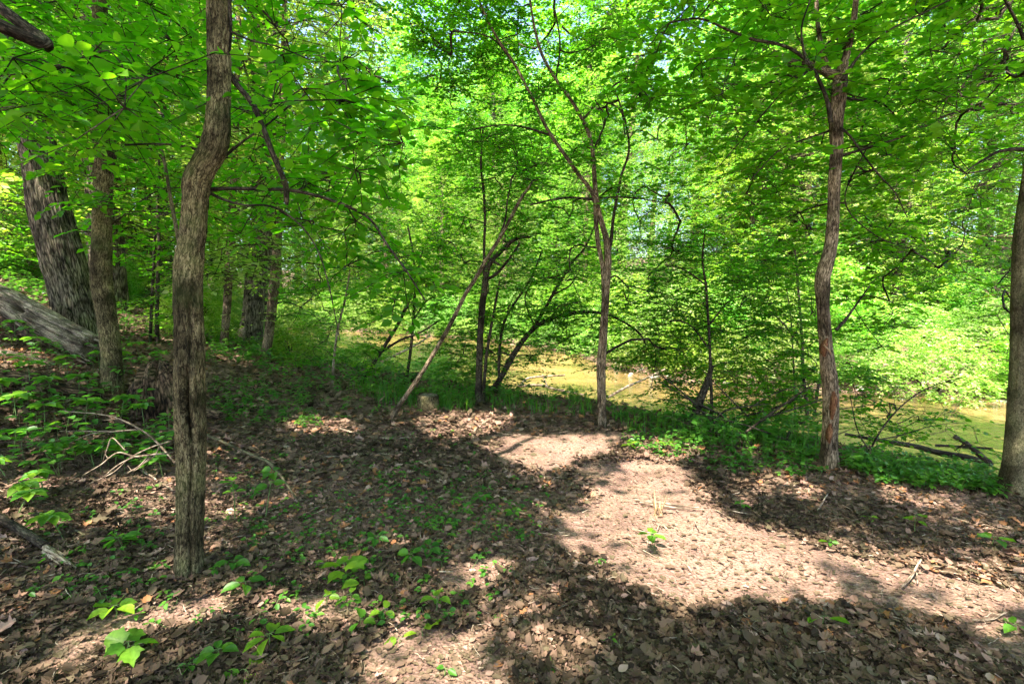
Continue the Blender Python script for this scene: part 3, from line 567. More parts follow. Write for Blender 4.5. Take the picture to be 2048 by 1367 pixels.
T4.crown([dict(mp, poly=[(1820,-60),(2150,-60),(2150,300),(1900,330)], d=(3.6,6), n=60),
          dict(mp, poly=[(1900,480),(2040,420),(2060,740),(1960,760),(1920,640)], d=(4.6,6), n=12, size=.07, r=.35)], M_maple, seed=14)
sm = dict(kind='oval', size=.062, ntw=5, nlf=9, r=.42, flat=.14, droop=.14)
T6.crown([dict(sm, poly=[(800,-60),(1040,-60),(1030,60),(1100,170),(1170,60),(1230,-60),(1330,-60),(1370,200),(1420,400),(1380,520),(1240,500),(1180,420),(1060,380),(900,300),(830,150)], d=(5.6,9.5), n=330),
          dict(sm, poly=[(780,-60),(1240,-60),(1200,120),(1000,200),(820,160)], d=(6,11), n=200),
          dict(sm, poly=[(1080,400),(1180,420),(1190,600),(1120,660),(1040,560)], d=(6.4,9), n=45),
          dict(sm, poly=[(1230,480),(1400,480),(1420,640),(1260,660)], d=(6.4,9), n=60), dict(sm, poly=[(1225,600),(1420,600),(1480,700),(1480,800),(1330,800),(1240,740)], d=(6.6,9), n=55)], M_mid, seed=15)
T8.crown([dict(sm, poly=[(860,280),(1060,260),(1080,480),(1060,640),(900,640),(850,480)], d=(7,10), n=190)], M_mid, seed=16)
T7.crown([dict(sm, poly=[(960,220),(1140,220),(1150,380),(1040,420),(960,340)], d=(6.5,9), n=40)], M_mid, seed=17)
T9.crown([dict(sm, poly=[(1060,520),(1180,480),(1300,640),(1280,740),(1180,740),(1080,680)], d=(7.6,9.8), n=90), dict(sm, poly=[(860,600),(1190,610),(1190,700),(1060,740),(880,760)], d=(7.8,10.5), n=135)], M_mid, seed=18)
for t, poly, d, n, sd in [(S1,[(680,500),(860,480),(900,720),(720,740)],(7,11),70,1),(S2,[(760,430),(900,430),(900,600),(780,620)],(7,10),36,2),
    (S3,[(1290,470),(1540,470),(1540,700),(1500,820),(1340,820),(1290,700)],(6.4,8.6),150,3),(S4,[(1470,520),(1640,500),(1640,860),(1480,860)],(5.8,8),120,4),
    (S7,[(240,330),(400,330),(400,640),(260,640)],(6,9),34,6),(S6,[(160,60),(340,60),(420,420),(300,420)],(3.6,4.6),12,7),(S8,[(920,620),(1080,620),(1060,760),(900,760)],(8.4,10),34,8),(S9,[(-40,330),(120,330),(120,520),(-40,520)],(8,12),24,9),(S11,[(1690,720),(1800,730),(1900,790),(1980,880),(1900,900),(1700,880)],(5,6.8),26,11),(S10,[(560,540),(760,540),(760,740),(560,740)],(8,13),70,10)]:
    t.crown([dict(sm, poly=poly, d=d, n=int(n * 1.25), r=.38)], M_mid, seed=100 + sd, rmax=.008, r0=.002)
for t, poly, d, n, sd in [(H1,[(380,-60),(700,-60),(700,420),(420,420)],(8,13),90,1),(H2,[(540,-60),(820,-60),(800,460),(540,480)],(9,14),90,2),(H3,[(380,250),(560,250),(560,520),(380,560)],(7,11),50,3),
    (H4,[(160,-60),(400,-60),(420,460),(180,480)],(11,16),90,4),(H5,[(240,100),(480,100),(460,540),(260,520)],(11,16),70,5),(H6,[(-60,-40),(160,-40),(160,430),(-60,430)],(11,16),80,6),(H7,[(60,80),(260,80),(260,480),(60,480)],(11,15),50,7)]:
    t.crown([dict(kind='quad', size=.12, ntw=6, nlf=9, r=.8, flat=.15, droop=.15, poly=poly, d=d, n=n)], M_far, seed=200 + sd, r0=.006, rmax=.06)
H2.crown([dict(kind='quad', size=.09, ntw=5, nlf=8, r=.6, flat=.15, droop=.15, poly=[(430,440),(760,440),(760,680),(560,680),(430,600)], d=(9,15), n=70)], M_far, seed=232, r0=.005, rmax=.03)
T3.crown([dict(kind='quad', size=.12, ntw=6, nlf=9, r=.7, flat=.15, droop=.15, poly=[(-80,-60),(300,-60),(300,260),(-80,260)], d=(8,12), n=70)], M_far, seed=231, r0=.006, rmax=.06)

# ------------------------------------------------------------------ unseen canopy added overhead for shade, cut open where sun patches fall
def canopy(owner, n, cx, cy, rad, z0, z1, seed, size=.15):
    rg = np.random.default_rng(seed); a = rg.random(n) * 6.283; r = rad * np.sqrt(rg.random(n))
    C = np.stack([cx + r * np.cos(a), cy + r * np.sin(a), rg.uniform(z0, z1, n)], -1)
    C = C[~in_light(C)]; u, v = topix(C); C = C[~((C[:, 1] > .3) & (v > -60) & (u > -200) & (u < 2250))]
    return dict(C=C, r=.7, kind='oval', size=size, ntw=6, nlf=8, flat=.2, droop=.2, twig=False)
def tall(name, x, y, h, label, specs, seed, r=.22):
    z = float(ground(x, y)); t = Tree(name, (x, y, z), label, "tree", None, B_oak)
    m = MB(); S = limb(m, [(x, y, z - .15, r * 1.15), (x + .05, y, z + .4, r), (x + .1, y - .1, z + h * .4, r * .8), (x, y, z + h * .75, r * .5), (x + .1, y, z + h, r * .2)], .08, 32, fur=.012, fk=30, fl=2, flare=.15)
    m.build("trunk", B_oak, t.e, origin=t.base); t.pts = list(S[::4]); t.crown(specs, M_hero, seed=seed, r0=.0035, rmax=.05, only=[p for p in S[::4] if p[2] > 4]); return t
tall("added_canopy_tree", -7.0, -3.2, 11, "tall tree added for shade behind the viewpoint to the left", [canopy(None, 660, -4.6, .6, 5.2, 6.5, 10.5, 1)], 301)
tall("added_canopy_tree", 3.4, -3.4, 11, "tall tree added for shade behind the viewpoint to the right", [canopy(None, 540, 1.2, .2, 5.0, 6.5, 10.5, 2)], 302)
tall("added_canopy_tree", -7.5, 4.2, 13, "tall tree added for shade off the left side of the clearing", [canopy(None, 330, -5.4, 4.6, 4.6, 8.5, 12.5, 3)], 303)
tall("added_canopy_tree", 6.6, 1.2, 12, "tall tree added for shade off the right side of the clearing", [canopy(None, 560, 3.6, 3.4, 4.6, 7.5, 11.5, 4)], 304)

# ------------------------------------------------------------------ woods: kinds built once, then copied
def wood_tree(name, H, rad, z0, ncl, size, leafm, seed, bark, ntw=6, nlf=9):
    rg = np.random.default_rng(seed); root = empty(name)
    m = MB(); lean = rg.normal(0, .5, 2); P = [(0, 0, -.3, .02 * H * .9), (0, 0, .1, .017 * H), (lean[0] * .3, lean[1] * .3, H * .35, .013 * H), (lean[0], lean[1], H * .7, .008 * H), (lean[0] * 1.3, lean[1] * 1.3, H * .95, .003 * H)]
    S = limb(m, P, .15, 14, rough=.1, flare=.2); m.build("trunk", bark, root)
    t = rg.random(ncl) ** .85; z = z0 + (H - z0) * t; pr = rad * np.clip(np.sin(np.pi * (.12 + .86 * t)), .15, 1) ** .7
    a = rg.random(ncl) * 6.283; r = pr * (.25 + .8 * rg.random(ncl) ** .6); C = np.stack([r * np.cos(a) + lean[0] * t, r * np.sin(a) + lean[1] * t, z - .12 * r], -1)
    C += .6 * np.stack([noise3(C[:, 0], C[:, 1], C[:, 2] * .7 + k * 9) for k in range(3)], -1)
    m = MB(); sprays(m, C, rg.uniform(.5, 1.0, ncl) * rad * .22, rg, ntw=ntw, nlf=nlf, size=size, kind='quad', flat=.2, droop=.25, twig=False, cut=False, jit=.5)
    connect(m, S[::3], C, rg, .006, .06, 0, sides=4); m.build("crown", [bark, leafm], root); return root
def bush(name, rad, H, ncl, size, leafm, seed):
    rg = np.random.default_rng(seed); root = empty(name); m = MB(); n = 9
    a = rg.random(n) * 6.283; tip = np.stack([rad * .6 * np.cos(a), rad * .6 * np.sin(a), np.full(n, H * .7)], -1); t = np.linspace(0, 1, 5)[None, :, None]
    P = tip[:, None] * t * np.array([1, 1, 1.0]) + np.array([0, 0, .12 * H]) * 4 * t * (1 - t) - np.array([0, 0, .1]); tubes(m, P, np.broadcast_to(np.array([.025, .02, .015, .01, .005]), (n, 5)), 5); m.build("stem", B_dark, root)
    a = rg.random(ncl) * 6.283; el = np.arcsin(rg.random(ncl)); rr = .55 + .5 * rg.random(ncl) ** .5
    C = np.stack([rad * rr * np.cos(a) * np.cos(el), rad * rr * np.sin(a) * np.cos(el), H * rr * np.sin(el) + .08], -1); C *= (1 + .3 * noise3(C[:, 0] * 1.5, C[:, 1] * 1.5, C[:, 2] * 1.5))[:, None]
    m = MB(); sprays(m, C, rg.uniform(.25, .5, ncl), rg, ntw=6, nlf=8, size=size, kind='quad', flat=.35, droop=.3, twig=False, cut=False, jit=.5)
    m.build("crown", [B_dark, leafm], root); return root
first = {}
def place(root, x, y, s, rz, label, group, cat, sz=1.0, tilt=0):
    u, v = topix(np.array([x, y, 0.])); w = (4.0 if 'tree' in root.name else 1.8) * s * F / max(y, 1)
    if y < 1 or u + w < -20 or u - w > 2068: return None
    if root.name not in first: first[root.name] = 1; o = root
    else:
        o = root.copy(); COL.objects.link(o)
        for ch in root.children: c = ch.copy(); COL.objects.link(c); c.parent = o
    o.location = (x, y, float(ground(x, y)) - .05); o.scale = (s, s, s * sz); o.rotation_euler = (tilt, 0, rz); tag(o, label, cat, group); return o
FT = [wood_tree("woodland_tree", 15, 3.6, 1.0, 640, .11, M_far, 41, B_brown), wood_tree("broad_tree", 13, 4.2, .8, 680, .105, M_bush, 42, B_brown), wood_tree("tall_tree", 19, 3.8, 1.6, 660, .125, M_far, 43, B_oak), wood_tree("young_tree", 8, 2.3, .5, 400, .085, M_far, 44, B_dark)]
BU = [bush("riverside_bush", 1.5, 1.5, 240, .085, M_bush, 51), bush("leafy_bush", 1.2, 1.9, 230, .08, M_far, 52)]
rg = np.random.default_rng(77)
def along(P, s0, s1, n):
    seg = np.linalg.norm(np.diff(P, axis=0), axis=1); c = np.concatenate([[0], np.cumsum(seg)]); t = np.linspace(s0, s1, n)
    return np.stack([np.interp(t, c, P[:, 0]), np.interp(t, c, P[:, 1])], -1)
FB = FARB[1:-1]
def nrm(P):
    d = np.gradient(P, axis=0); return norm(np.stack([d[:, 1], -d[:, 0]], -1))     # away from the river
tot = np.linalg.norm(np.diff(FB, axis=0), axis=1).sum()
A = np.concatenate([along(FB, 5, 8.6, 4), along(FB, 11.8, tot - 6, 36)]); nn = nrm(A)
for i, (p, q) in enumerate(zip(A, nn)):
    w = p + q * rg.uniform(.15, .8); place(BU[i % 2], w[0], w[1], rg.uniform(.75, 1.15), rg.random() * 6.28, "sunlit low bush overhanging the far bank of the river", "bushes along the far bank", "bush", rg.uniform(.7, 1.1))
A = along(FB, 10, tot - 4, 26); nn = nrm(A)
for i, (p, q) in enumerate(zip(A, nn)):
    w = p + q * rg.uniform(5.2, 7.2); place(FT[(1, 3, 0, 3)[i % 4]], w[0], w[1], rg.uniform(.85, 1.1), rg.random() * 6.28, "sunlit leafy tree in the front row across the river", "trees across the river", "tree")
for off, n_ in ((2.8, 26), (5.0, 24), (8.5, 22), (13.5, 22), (19, 20)):
    A = along(FB, 12, tot - 4, n_); nn = nrm(A)
    for i, (p, q) in enumerate(zip(A, nn)):
        w = p + q * (off + rg.uniform(-.8, .8)) + rg.normal(0, .4, 2); place(BU[i % 2], w[0], w[1], rg.uniform(1.0, 1.7), rg.random() * 6.28, "green bush under the trees across the river", "bushes under the trees across the river", "bush", rg.uniform(.8, 1.3))
for row, (off, n_) in enumerate(((10.5, 22), (16, 20), (24, 20), (33, 18))):
    A = along(FB, 0, tot, n_); nn = nrm(A)
    for i, (p, q) in enumerate(zip(A, nn)):
        w = p + q * (off + rg.uniform(-1.5, 1.5)) + rg.normal(0, .8, 2); place(FT[(0, 2, 1, 2)[(i + row) % 4]], w[0], w[1], rg.uniform(.95, 1.25) * (1.35 if w[1] > 24 and abs(w[0]) < .35 * w[1] else 1), rg.random() * 6.28, "tall leafy tree standing deep in the wood across the river", "trees in the wood beyond the river", "tree")
for i in range(22):
    x, y = rg.uniform(-34, 9), rg.uniform(48, 64); place(FT[(0, 2)[i % 2]], x, y, rg.uniform(1.2, 1.6), rg.random() * 6.28, "tall leafy tree standing deep in the wood across the river", "trees in the wood beyond the river", "tree")
# near side: the wood to the left and upstream
LP = []
for _ in range(1500):
    if len(LP) >= 52: break
    y = rg.uniform(11, 52); x = -rg.uniform(.25, 1.45) * y
    if float(sdist(x, y, NEAR)) < 1.5 or (y < 17 and x > -.62 * y): continue
    if any((x - a) ** 2 + (y - b) ** 2 < 3.2 ** 2 for a, b in LP): continue
    LP.append((x, y))
for i, (x, y) in enumerate(LP):
    k = (0, 2, 3, 2)[i % 4]; place(FT[k], x, y, rg.uniform(.85, 1.2), rg.random() * 6.28, "leafy tree on the wooded slope to the left", "trees on the left slope", "tree")
# shrubs of the understorey
US = []
for _ in range(3000):
    if len(US) >= 44: break
    y = rg.uniform(10.5, 32); x = -rg.uniform(.12, 1.3) * y; s = float(sdist(x, y, NEAR))
    if s < .2 or (s > 6 and rg.random() < .3): continue
    if any((x - a) ** 2 + (y - b) ** 2 < 1.5 ** 2 for a, b in US): continue
    US.append((x, y))
for i, (x, y) in enumerate(US): place(BU[1], x, y, rg.uniform(.45, 1.0), rg.random() * 6.28, "green bush in the undergrowth of the left wood", "bushes in the undergrowth", "bush", rg.uniform(.6, 1.2))
NB = MB()

# ------------------------------------------------------------------ forest floor litter
def floor_pts(n, y0, y1, pw, rg, spread=1.25):
    t = rg.random(n); y = (y0 ** (1 - pw) + t * (y1 ** (1 - pw) - y0 ** (1 - pw))) ** (1 / (1 - pw)); x = rg.uniform(-1, 1, n) * y * spread
    return x, y
LIT_SOIL = [[(1110,1010),(1300,980),(1420,1020),(1600,1090),(2048,1180),(2200,1300),(2048,1330),(1900,1240),(1680,1200),(1380,1220),(1250,1160),(1130,1080)],[(690,1290),(830,1240),(980,1255),(1030,1500),(680,1500)],[(960,870),(1110,865),(1240,870),(1215,900),(1100,950),(1010,930)],[(540,1240),(580,1200),(700,1178),(765,1230),(640,1262)],[(60,1335),(160,1262),(350,1205),(470,1190),(430,1240),(260,1290),(110,1380)],[(900,1125),(1000,1100),(1040,1150),(930,1195)],[(1180,930),(1340,930),(1400,1000),(1200,1000)]]  # bare soil outlined along the sun patches so lit ground looks paler
rg = np.random.default_rng(5)
def litter(n, y0, y1, pw, size, m, kinds=('oak', 'maple', 'oval')):
    for q, kd in enumerate(kinds):
        x, y = floor_pts(n // len(kinds), y0, y1, pw, rg); z = ground(x, y); P = np.stack([x, y, z], -1)
        sn = sdist(x, y, NEAR); u, v = topix(P); bare = np.zeros(len(x), bool)
        for s_ in LIT_SOIL: bare |= inpoly(u + 40 * noise3(x * 3, y * 3, 0), v + 12 * noise3(x * 3, y * 3, 4), s_)
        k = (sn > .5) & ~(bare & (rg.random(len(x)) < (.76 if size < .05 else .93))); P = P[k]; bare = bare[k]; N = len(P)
        a = rg.random(N) * 6.283; fl = np.where(bare, .45, 1.0); A = np.stack([np.cos(a), np.sin(a), rg.normal(0, .22, N) * fl], -1); Zn = np.array([0, 0, 1.]) + rg.normal(0, .30, (N, 3)) * fl[:, None]
        P = P + np.array([0, 0, 1.]) * (rg.uniform(.003, .03, N) * fl ** 1.5)[:, None]
        tone = np.clip(.46 + .25 * noise3(P[:, 0] * 1.2, P[:, 1] * 1.2, 3) + rg.normal(0, .25, N), 0, 1); tone = np.where(bare, np.clip(tone * .5 + .42, 0, 1), tone)  # leaves left there get a paler tone too, as if sunlit
        put_leaves(m, P, A, Zn, size * rg.uniform(.4, 1.35, N) * np.where(bare, .75, 1), kd, 0, tone, curl=rg.normal(.25, .8, N) * fl)
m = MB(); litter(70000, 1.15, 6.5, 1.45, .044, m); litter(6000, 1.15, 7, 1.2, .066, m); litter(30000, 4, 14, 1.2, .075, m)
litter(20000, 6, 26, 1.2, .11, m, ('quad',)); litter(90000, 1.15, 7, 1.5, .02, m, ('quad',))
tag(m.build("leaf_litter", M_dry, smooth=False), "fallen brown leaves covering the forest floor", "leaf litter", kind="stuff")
# crumbs and little twigs
m = MB(); n = 2600; x, y = floor_pts(n, 1.2, 13, 1.3, rg); k = sdist(x, y, NEAR) > .6; x, y = x[k], y[k]; n = len(x); a = rg.random(n) * 6.283; L = rg.uniform(.3, 1, n) ** 1.6 * np.clip(.05 * y, .07, .34)
t = np.linspace(-.5, .5, 4)[None, :]; px_ = x[:, None] + np.cos(a)[:, None] * L[:, None] * t + rg.normal(0, .006, (n, 4)); py_ = y[:, None] + np.sin(a)[:, None] * L[:, None] * t + rg.normal(0, .006, (n, 4))
P = np.stack([px_, py_, ground(px_, py_) + .022 + rg.random((n, 1)) * .02], -1); tubes(m, P, rg.uniform(.0007, .0012, (n, 1)) * np.clip(y, 1.2, 3.2)[:, None] * np.array([1, .9, .75, .4]), 4)
tag(m.build("twig_litter", B_pale), "small dry twigs strewn over the forest floor", "twigs", kind="stuff")

# ------------------------------------------------------------------ green ground cover
def covers(m, x, y, size, hgt, rg, kind='oval', nl=6):
    n = len(x); z = ground(x, y); base = np.stack([x, y, z], -1); h = hgt * rg.uniform(.4, 1.2, n)
    a = rg.random((n, nl)) * 6.283; top = base + np.stack([rg.normal(0, .03, n), rg.normal(0, .03, n), h], -1)
    lev = rg.uniform(.55, 1, (n, nl)); P = base[:, None] + (top - base)[:, None] * lev[..., None]
    A = np.stack([np.cos(a), np.sin(a), rg.normal(-.05, .2, (n, nl))], -1); P = P + A * size * .25; Zn = np.array([0, 0, 1.]) + rg.normal(0, .25, (n, nl, 3))
    rn = np.clip(rg.random((n, 1)) * .6 + rg.random((n, nl)) * .4, 0, 1)
    put_leaves(m, P.reshape(-1, 3), A.reshape(-1, 3), Zn.reshape(-1, 3), size * rg.uniform(.6, 1.2, n * nl), kind, 1, rn.reshape(-1))
    tubes(m, np.stack([base, .5 * (base + top) + rg.normal(0, .01, (n, 3)), top], 1), np.broadcast_to(np.array([.002, .0017, .001]), (n, 3)), 3)
def zone(polys, n, rg):
    out = []
    while len(out) < n:
        P = np.array(polys[rg.integers(len(polys))], float); q = rg.uniform(P.min(0), P.max(0))
        if inpoly(np.array(q[0]), np.array(q[1]), P): out.append(hit(*q))
    o = np.array(out); return o[:, 0], o[:, 1]
m = MB()
Zl = [[(-100,800),(340,800),(340,960),(100,960),(-100,930)],[(-100,600),(340,640),(340,790),(-100,790)]]
x, y = zone(Zl, 250, rg); covers(m, x, y, .075, .28, rg)
x, y = zone([[(560,720),(950,740),(1180,800),(1180,835),(900,825),(640,850),(480,760)],[(1230,830),(1640,880),(1640,930),(1400,910),(1230,860)],[(1180,800),(1640,850),(1640,880),(1230,840)],[(1690,900),(1990,960),(1990,1000),(1800,980),(1690,950)],[(1690,910),(1990,960),(1990,1000),(1800,980),(1690,950)]], 950, rg); covers(m, x, y, .05, .16, rg)
x, y = zone([[(620,740),(980,750),(1180,800),(1180,830),(900,820),(700,800)],[(1240,840),(1640,880),(1640,920),(1400,900)]], 230, rg); covers(m, x, y, .08, .34, rg, nl=7)
x, y = zone([[(400,880),(950,860),(1000,1000),(900,1150),(500,1100),(420,980)],[(700,940),(1100,960),(1050,1100),(800,1060)],[(60,980),(1000,1000),(1000,1250),(500,1300),(60,1200)]], 620, rg); covers(m, x, y, .036, .06, rg, nl=4)
x, y = zone([[(1250,870),(1640,900),(1640,960),(1440,950),(1250,900)],[(420,760),(620,780),(640,860),(420,850)]], 420, rg); covers(m, x, y, .045, .12, rg)
x, y = zone([[(420,560),(760,600),(760,740),(420,740)],[(0,500),(420,520),(420,640),(0,600)]], 900, rg); covers(m, x, y, .11, .35, rg, 'quad', 9)
x = rg.uniform(-14, 8, 5200); y = rg.uniform(8, 26, 5200); s = sdist(x, y, NEAR); k = (s > .1) & (s < 9); x, y = x[k], y[k]; covers(m, x, y, .09, .30, rg, 'quad', 7)
x = rg.uniform(-2, 22, 2600); y = rg.uniform(12, 34, 2600); s = -sdist(x, y, FARB); k = (s > .5) & (s < 5); x, y = x[k], y[k]; covers(m, x, y, .12, .5, rg, 'quad', 9)
tag(m.build("ground_cover", [M_stem, M_cov]), "low green seedlings and herbs growing along the bank and slope", "ground cover", kind="stuff")
# grass tufts at the bank
m = MB(); x, y = zone([[(880,750),(1180,800),(1180,835),(900,825)],[(1230,835),(1640,880),(1640,915),(1250,865)],[(700,770),(900,790),(900,820),(760,810)]], 200, rg)
n = len(x) * 10; x = np.repeat(x, 10) + rg.normal(0, .06, n); y = np.repeat(y, 10) + rg.normal(0, .06, n); z = ground(x, y); a = rg.random(n) * 6.283; h = rg.uniform(.12, .34, n); ln = rg.uniform(.2, .7, n)
t = np.array([0, .5, 1.]); C = np.stack([x[:, None] + np.cos(a)[:, None] * h[:, None] * ln[:, None] * t ** 2, y[:, None] + np.sin(a)[:, None] * h[:, None] * ln[:, None] * t ** 2, z[:, None] + h[:, None] * t * (1 - .25 * t)], -1)
sd = np.stack([-np.sin(a), np.cos(a), 0 * a], -1)[:, None] * np.array([.006, .005, .0008])[None, :, None]; V = np.concatenate([C - sd, C + sd], 1); ix = np.arange(n)[:, None, None] * 6
m.add(V.reshape(-1, 3), (ix + np.array([[0, 3, 4, 1], [1, 4, 5, 2]])[None]).reshape(-1, 4), 0, rnd=np.repeat(rg.random(n), 6))
tag(m.build("grass", M_cov), "green grass blades on the river bank", "grass", kind="stuff")

# ------------------------------------------------------------------ seedlings, each its own plant
def seedling(px, py, h, nl, size, label, kind='oval', tone=.7, group=None, seed=0, flatr=False):
    rg = np.random.default_rng(seed + 900); b = hit(px, py); e = empty("seedling", b); tag(e, label, "seedling", group)
    top = np.array([rg.normal(0, h * .12), rg.normal(0, h * .12), h]); m = MB(); tubes(m, np.array([[(0, 0, -.02), top * .5 + rg.normal(0, .008, 3), top]]), np.array([[.0028, .0024, .0016]]) * (1 + h), 6)
    m.build("stem", M_stem, e); a0 = rg.random() * 6.28
    for i in range(nl):
        a = a0 + i * 6.283 / nl * (1 if nl > 2 else 1.0) + rg.normal(0, .18); lv = top * (1 - .25 * (i % 2) * (h > .1)); A = np.array([[math.cos(a), math.sin(a), rg.normal(.0, .12)]])
        m = MB(); s = size * rg.uniform(.75, 1.15); p0 = lv[None] + A * s * .25; put_leaves(m, p0, A, np.array([[0, 0, 1.]]) + rg.normal(0, .36, (1, 3)), np.array([s]), kind, 0, np.array([np.clip(tone + rg.normal(0, .12), 0, 1)]), curl=np.array([-.55]))
        tubes(m, np.array([[lv, lv + A[0] * s * .15 + (0, 0, .004), p0[0]]]), np.array([[.0014, .0012, .001]]), 4, 1); m.build("leaf", [M_seed, M_stem], e)
    return e
SEED = [
 (692,1168,.13,5,.11,"bright seedling with notched yellow green leaves, largest right of the hollow trunk",'maple',.85),
 (730,1180,.05,2,.09,"two leaf yellow seedling just right of the largest bright one",'oval',.95),
 (700,1210,.06,3,.07,"small sprout with leaves edged in sun in front of the largest bright seedling",'oval',.6),
 (768,1240,.05,3,.07,"sunlit yellow green sprout on bare soil",'oval',1.0),
 (725,1265,.06,3,.075,"green sprout beside the sunlit yellow one",'oval',.6),
 (845,1275,.03,1,.11,"single yellow maple leaf seedling on the sunny soil",'maple',1.0),
 (868,1232,.10,3,.08,"upright narrow leaved sprout behind the yellow maple seedling",'oval',.75),
 (655,1212,.05,3,.08,"yellow sprout at the left rim of the sun patch",'oval',.9),
 (228,1245,.07,6,.10,"low yellow green rosette left of centre in the leaf litter near the bottom",'oval',.85),
 (262,1335,.09,5,.095,"large maple leaved seedling in the bottom left corner",'maple',.65),
 (440,1330,.06,7,.07,"small many leaved green seedling at the bottom edge",'oval',.6),
 (540,1312,.10,6,.09,"bright leafy seedling with raised shoot at the bottom edge",'oval',.85),
 (486,1362,.04,3,.12,"round leaved bright sprout cut by the bottom edge",'oval',.8),
 (385,1345,.04,6,.05,"tiny dark green sprout near the bottom edge",'oval',.5),
 (240,1105,.09,7,.10,"wide feathery seedling spread over the litter left of the hollow trunk",'oval',.35),
 (470,1140,.06,5,.08,"blue green seedling at the foot of the hollow trunk",'oval',.3),
 (492,1195,.08,4,.09,"blue green seedling with drooping lower leaf",'oval',.35),
 (530,1040,.34,7,.10,"tall thin seedling with a wide tier of leaves right of the hollow trunk",'oval',.5),
 (470,1045,.30,5,.08,"thin stemmed seedling close to the hollow trunk",'oval',.5),
 (820,1130,.07,4,.08,"dark green seedling amid brown leaves in the centre",'oval',.4),
 (860,1110,.05,5,.08,"small grey green rosette near the centre",'oval',.15),
 (752,1092,.06,6,.075,"small grey green rosette with rounded leaves",'oval',.1),
 (620,1140,.03,1,.10,"single broad pale leaf lying in the litter",'oval',.7),
 (1308,1095,.09,6,.07,"narrow leaved seedling in the sunny middle of the path",'oval',.6),
 (1190,1142,.04,1,.08,"single upright green leaf on the path",'oval',.5),
 (1650,1265,.06,2,.10,"two bright leaves in the shaded soil at lower right",'oval',.8),
 (2030,1278,.05,3,.08,"dark green sprout at the right edge",'oval',.5),
 (960,1010,.08,5,.07,"blue green seedling beyond the litter in the middle",'oval',.25),
 (1030,1040,.07,5,.06,"small green seedling right of the blue green one",'oval',.5),
 (1660,1100,.05,4,.05,"small sprout at the rim of the sun streak",'oval',.6),
 (1830,1075,.16,4,.07,"thin upright seedling at right with flat top leaves",'oval',.8),
 (1985,1100,.08,4,.09,"green seedling near the right edge",'oval',.6),
 (1260,905,.12,6,.08,"yellow green seedling right of the central tree",'oval',.9),
 (1330,905,.10,6,.07,"pale seedling at the edge of the bank plants",'oval',.75),
 (910,1055,.05,4,.06,"small oval leaved sprout in the middle litter",'oval',.4),
 (800,1290,.02,2,.06,"pair of pale seed leaves on the sunny soil",'oval',.95),
 (1480,1020,.06,5,.06,"dark sprout in the shade left of the wounded tree",'oval',.5),
 (1100,1345,.03,2,.06,"pale green pair of leaves at the bottom middle",'oval',.4),
 (890,1355,.03,2,.05,"faint grey green pair of leaves at the bottom",'oval',.3),
 (1220,1290,.03,3,.05,"small sprout in the shade at the bottom middle",'oval',.6),
 (1740,1045,.04,4,.05,"tiny yellow sprout in the dark litter right of the wounded tree",'oval',.85),
]
for i, (px, py, h, nl, sz, lb, kd, tn) in enumerate(SEED): seedling(px, py, h, nl, sz, lb, kd, tn, seed=i)
# wide umbrella leaved plants (mayapple-like) on the left slope
def umbrella_plant(px, py, h, size, seed, label, group="umbrella leaved plants on the left"):
    rg = np.random.default_rng(seed); b = hit(px, py); e = empty("umbrella_plant", b); tag(e, label, "plant", group); m = MB()
    top = np.array([rg.normal(0, .04), rg.normal(0, .04), h]); tubes(m, np.array([[(0, 0, -.02), top * .55, top]]), np.array([[.004, .0035, .003]]), 6); m.build("stem", M_stem, e)
    m = MB(); n = 7; a = rg.random() * 6 + np.arange(n) * 6.283 / n + rg.normal(0, .1, n); A = np.stack([np.cos(a), np.sin(a), np.full(n, -.12) + rg.normal(0, .1, n)], -1)
    put_leaves(m, np.repeat(top[None], n, 0), A, np.array([0, 0, 1.]) + rg.normal(0, .1, (n, 3)), size * rg.uniform(.85, 1.1, n), 'oval', 0, np.clip(.55 + rg.normal(0, .2, n), 0, 1), curl=np.full(n, -.2)); m.build("leaf", M_seed, e)
UM = [(30,680),(60,720),(135,760),(250,745),(280,720),(200,745),(110,810),(35,855),(90,870),(170,860),(240,850),(290,860),(30,900),(100,935),(190,935),(300,800),(160,800),(60,780),(320,740),(230,930),(20,960),(70,1010),(30,1040),(300,700),(350,900),(330,680),(10,820),(270,900),(130,1080),(90,990)]
UL = [((100, 680), "silvery log"), ((226, 782), "slim grey tree"), ((40, 780), "decayed log at the left edge"), ((290, 850), "crumbling stump"), ((220, 930), "pale dry branch"), ((60, 1085), "splintered stick")]
seen_ = {}
for i, (px, py) in enumerate(sorted(UM, key=lambda q: min(math.hypot(q[0] - c[0], q[1] - c[1]) for c, _ in UL))):
    k = min(range(len(UL)), key=lambda j: math.hypot(px - UL[j][0][0], py - UL[j][0][1])); dx, dy = px - UL[k][0][0], py - UL[k][0][1]
    w = ("left of" if dx < 0 else "right of") if abs(dx) > abs(dy) else ("above" if dy < 0 else "below"); n_ = seen_[(k, w)] = seen_.get((k, w), -1) + 1
    umbrella_plant(px, py, .26 if py < 900 else .16, .13 if py < 900 else .11, 600 + i, "umbrella leaved plant, %s %s the %s" % (("nearest", "second", "third", "fourth", "fifth", "sixth", "seventh")[n_], w, UL[k][1]))

# ------------------------------------------------------------------ fallen wood
def fallen(name, label, rows, mat_, cat="log", group=None, lift=.4, step=.03, sides=16, raised=None, **k):
    P = []
    for q in rows:
        if len(q) > 3: p = at(q[0], q[1], q[3]); r = .5 * q[2] * q[3] / F
        else: p = hit(q[0], q[1]); r = .5 * q[2] * p[1] / F; p = p + np.array([0, 0, r * lift])
        P.append((*p, r))
    base = np.array(P[0][:3]); m = MB(); limb(m, P, step, sides, **k); o = m.build(name, mat_, None, origin=base); tag(o, label, cat, group); return P
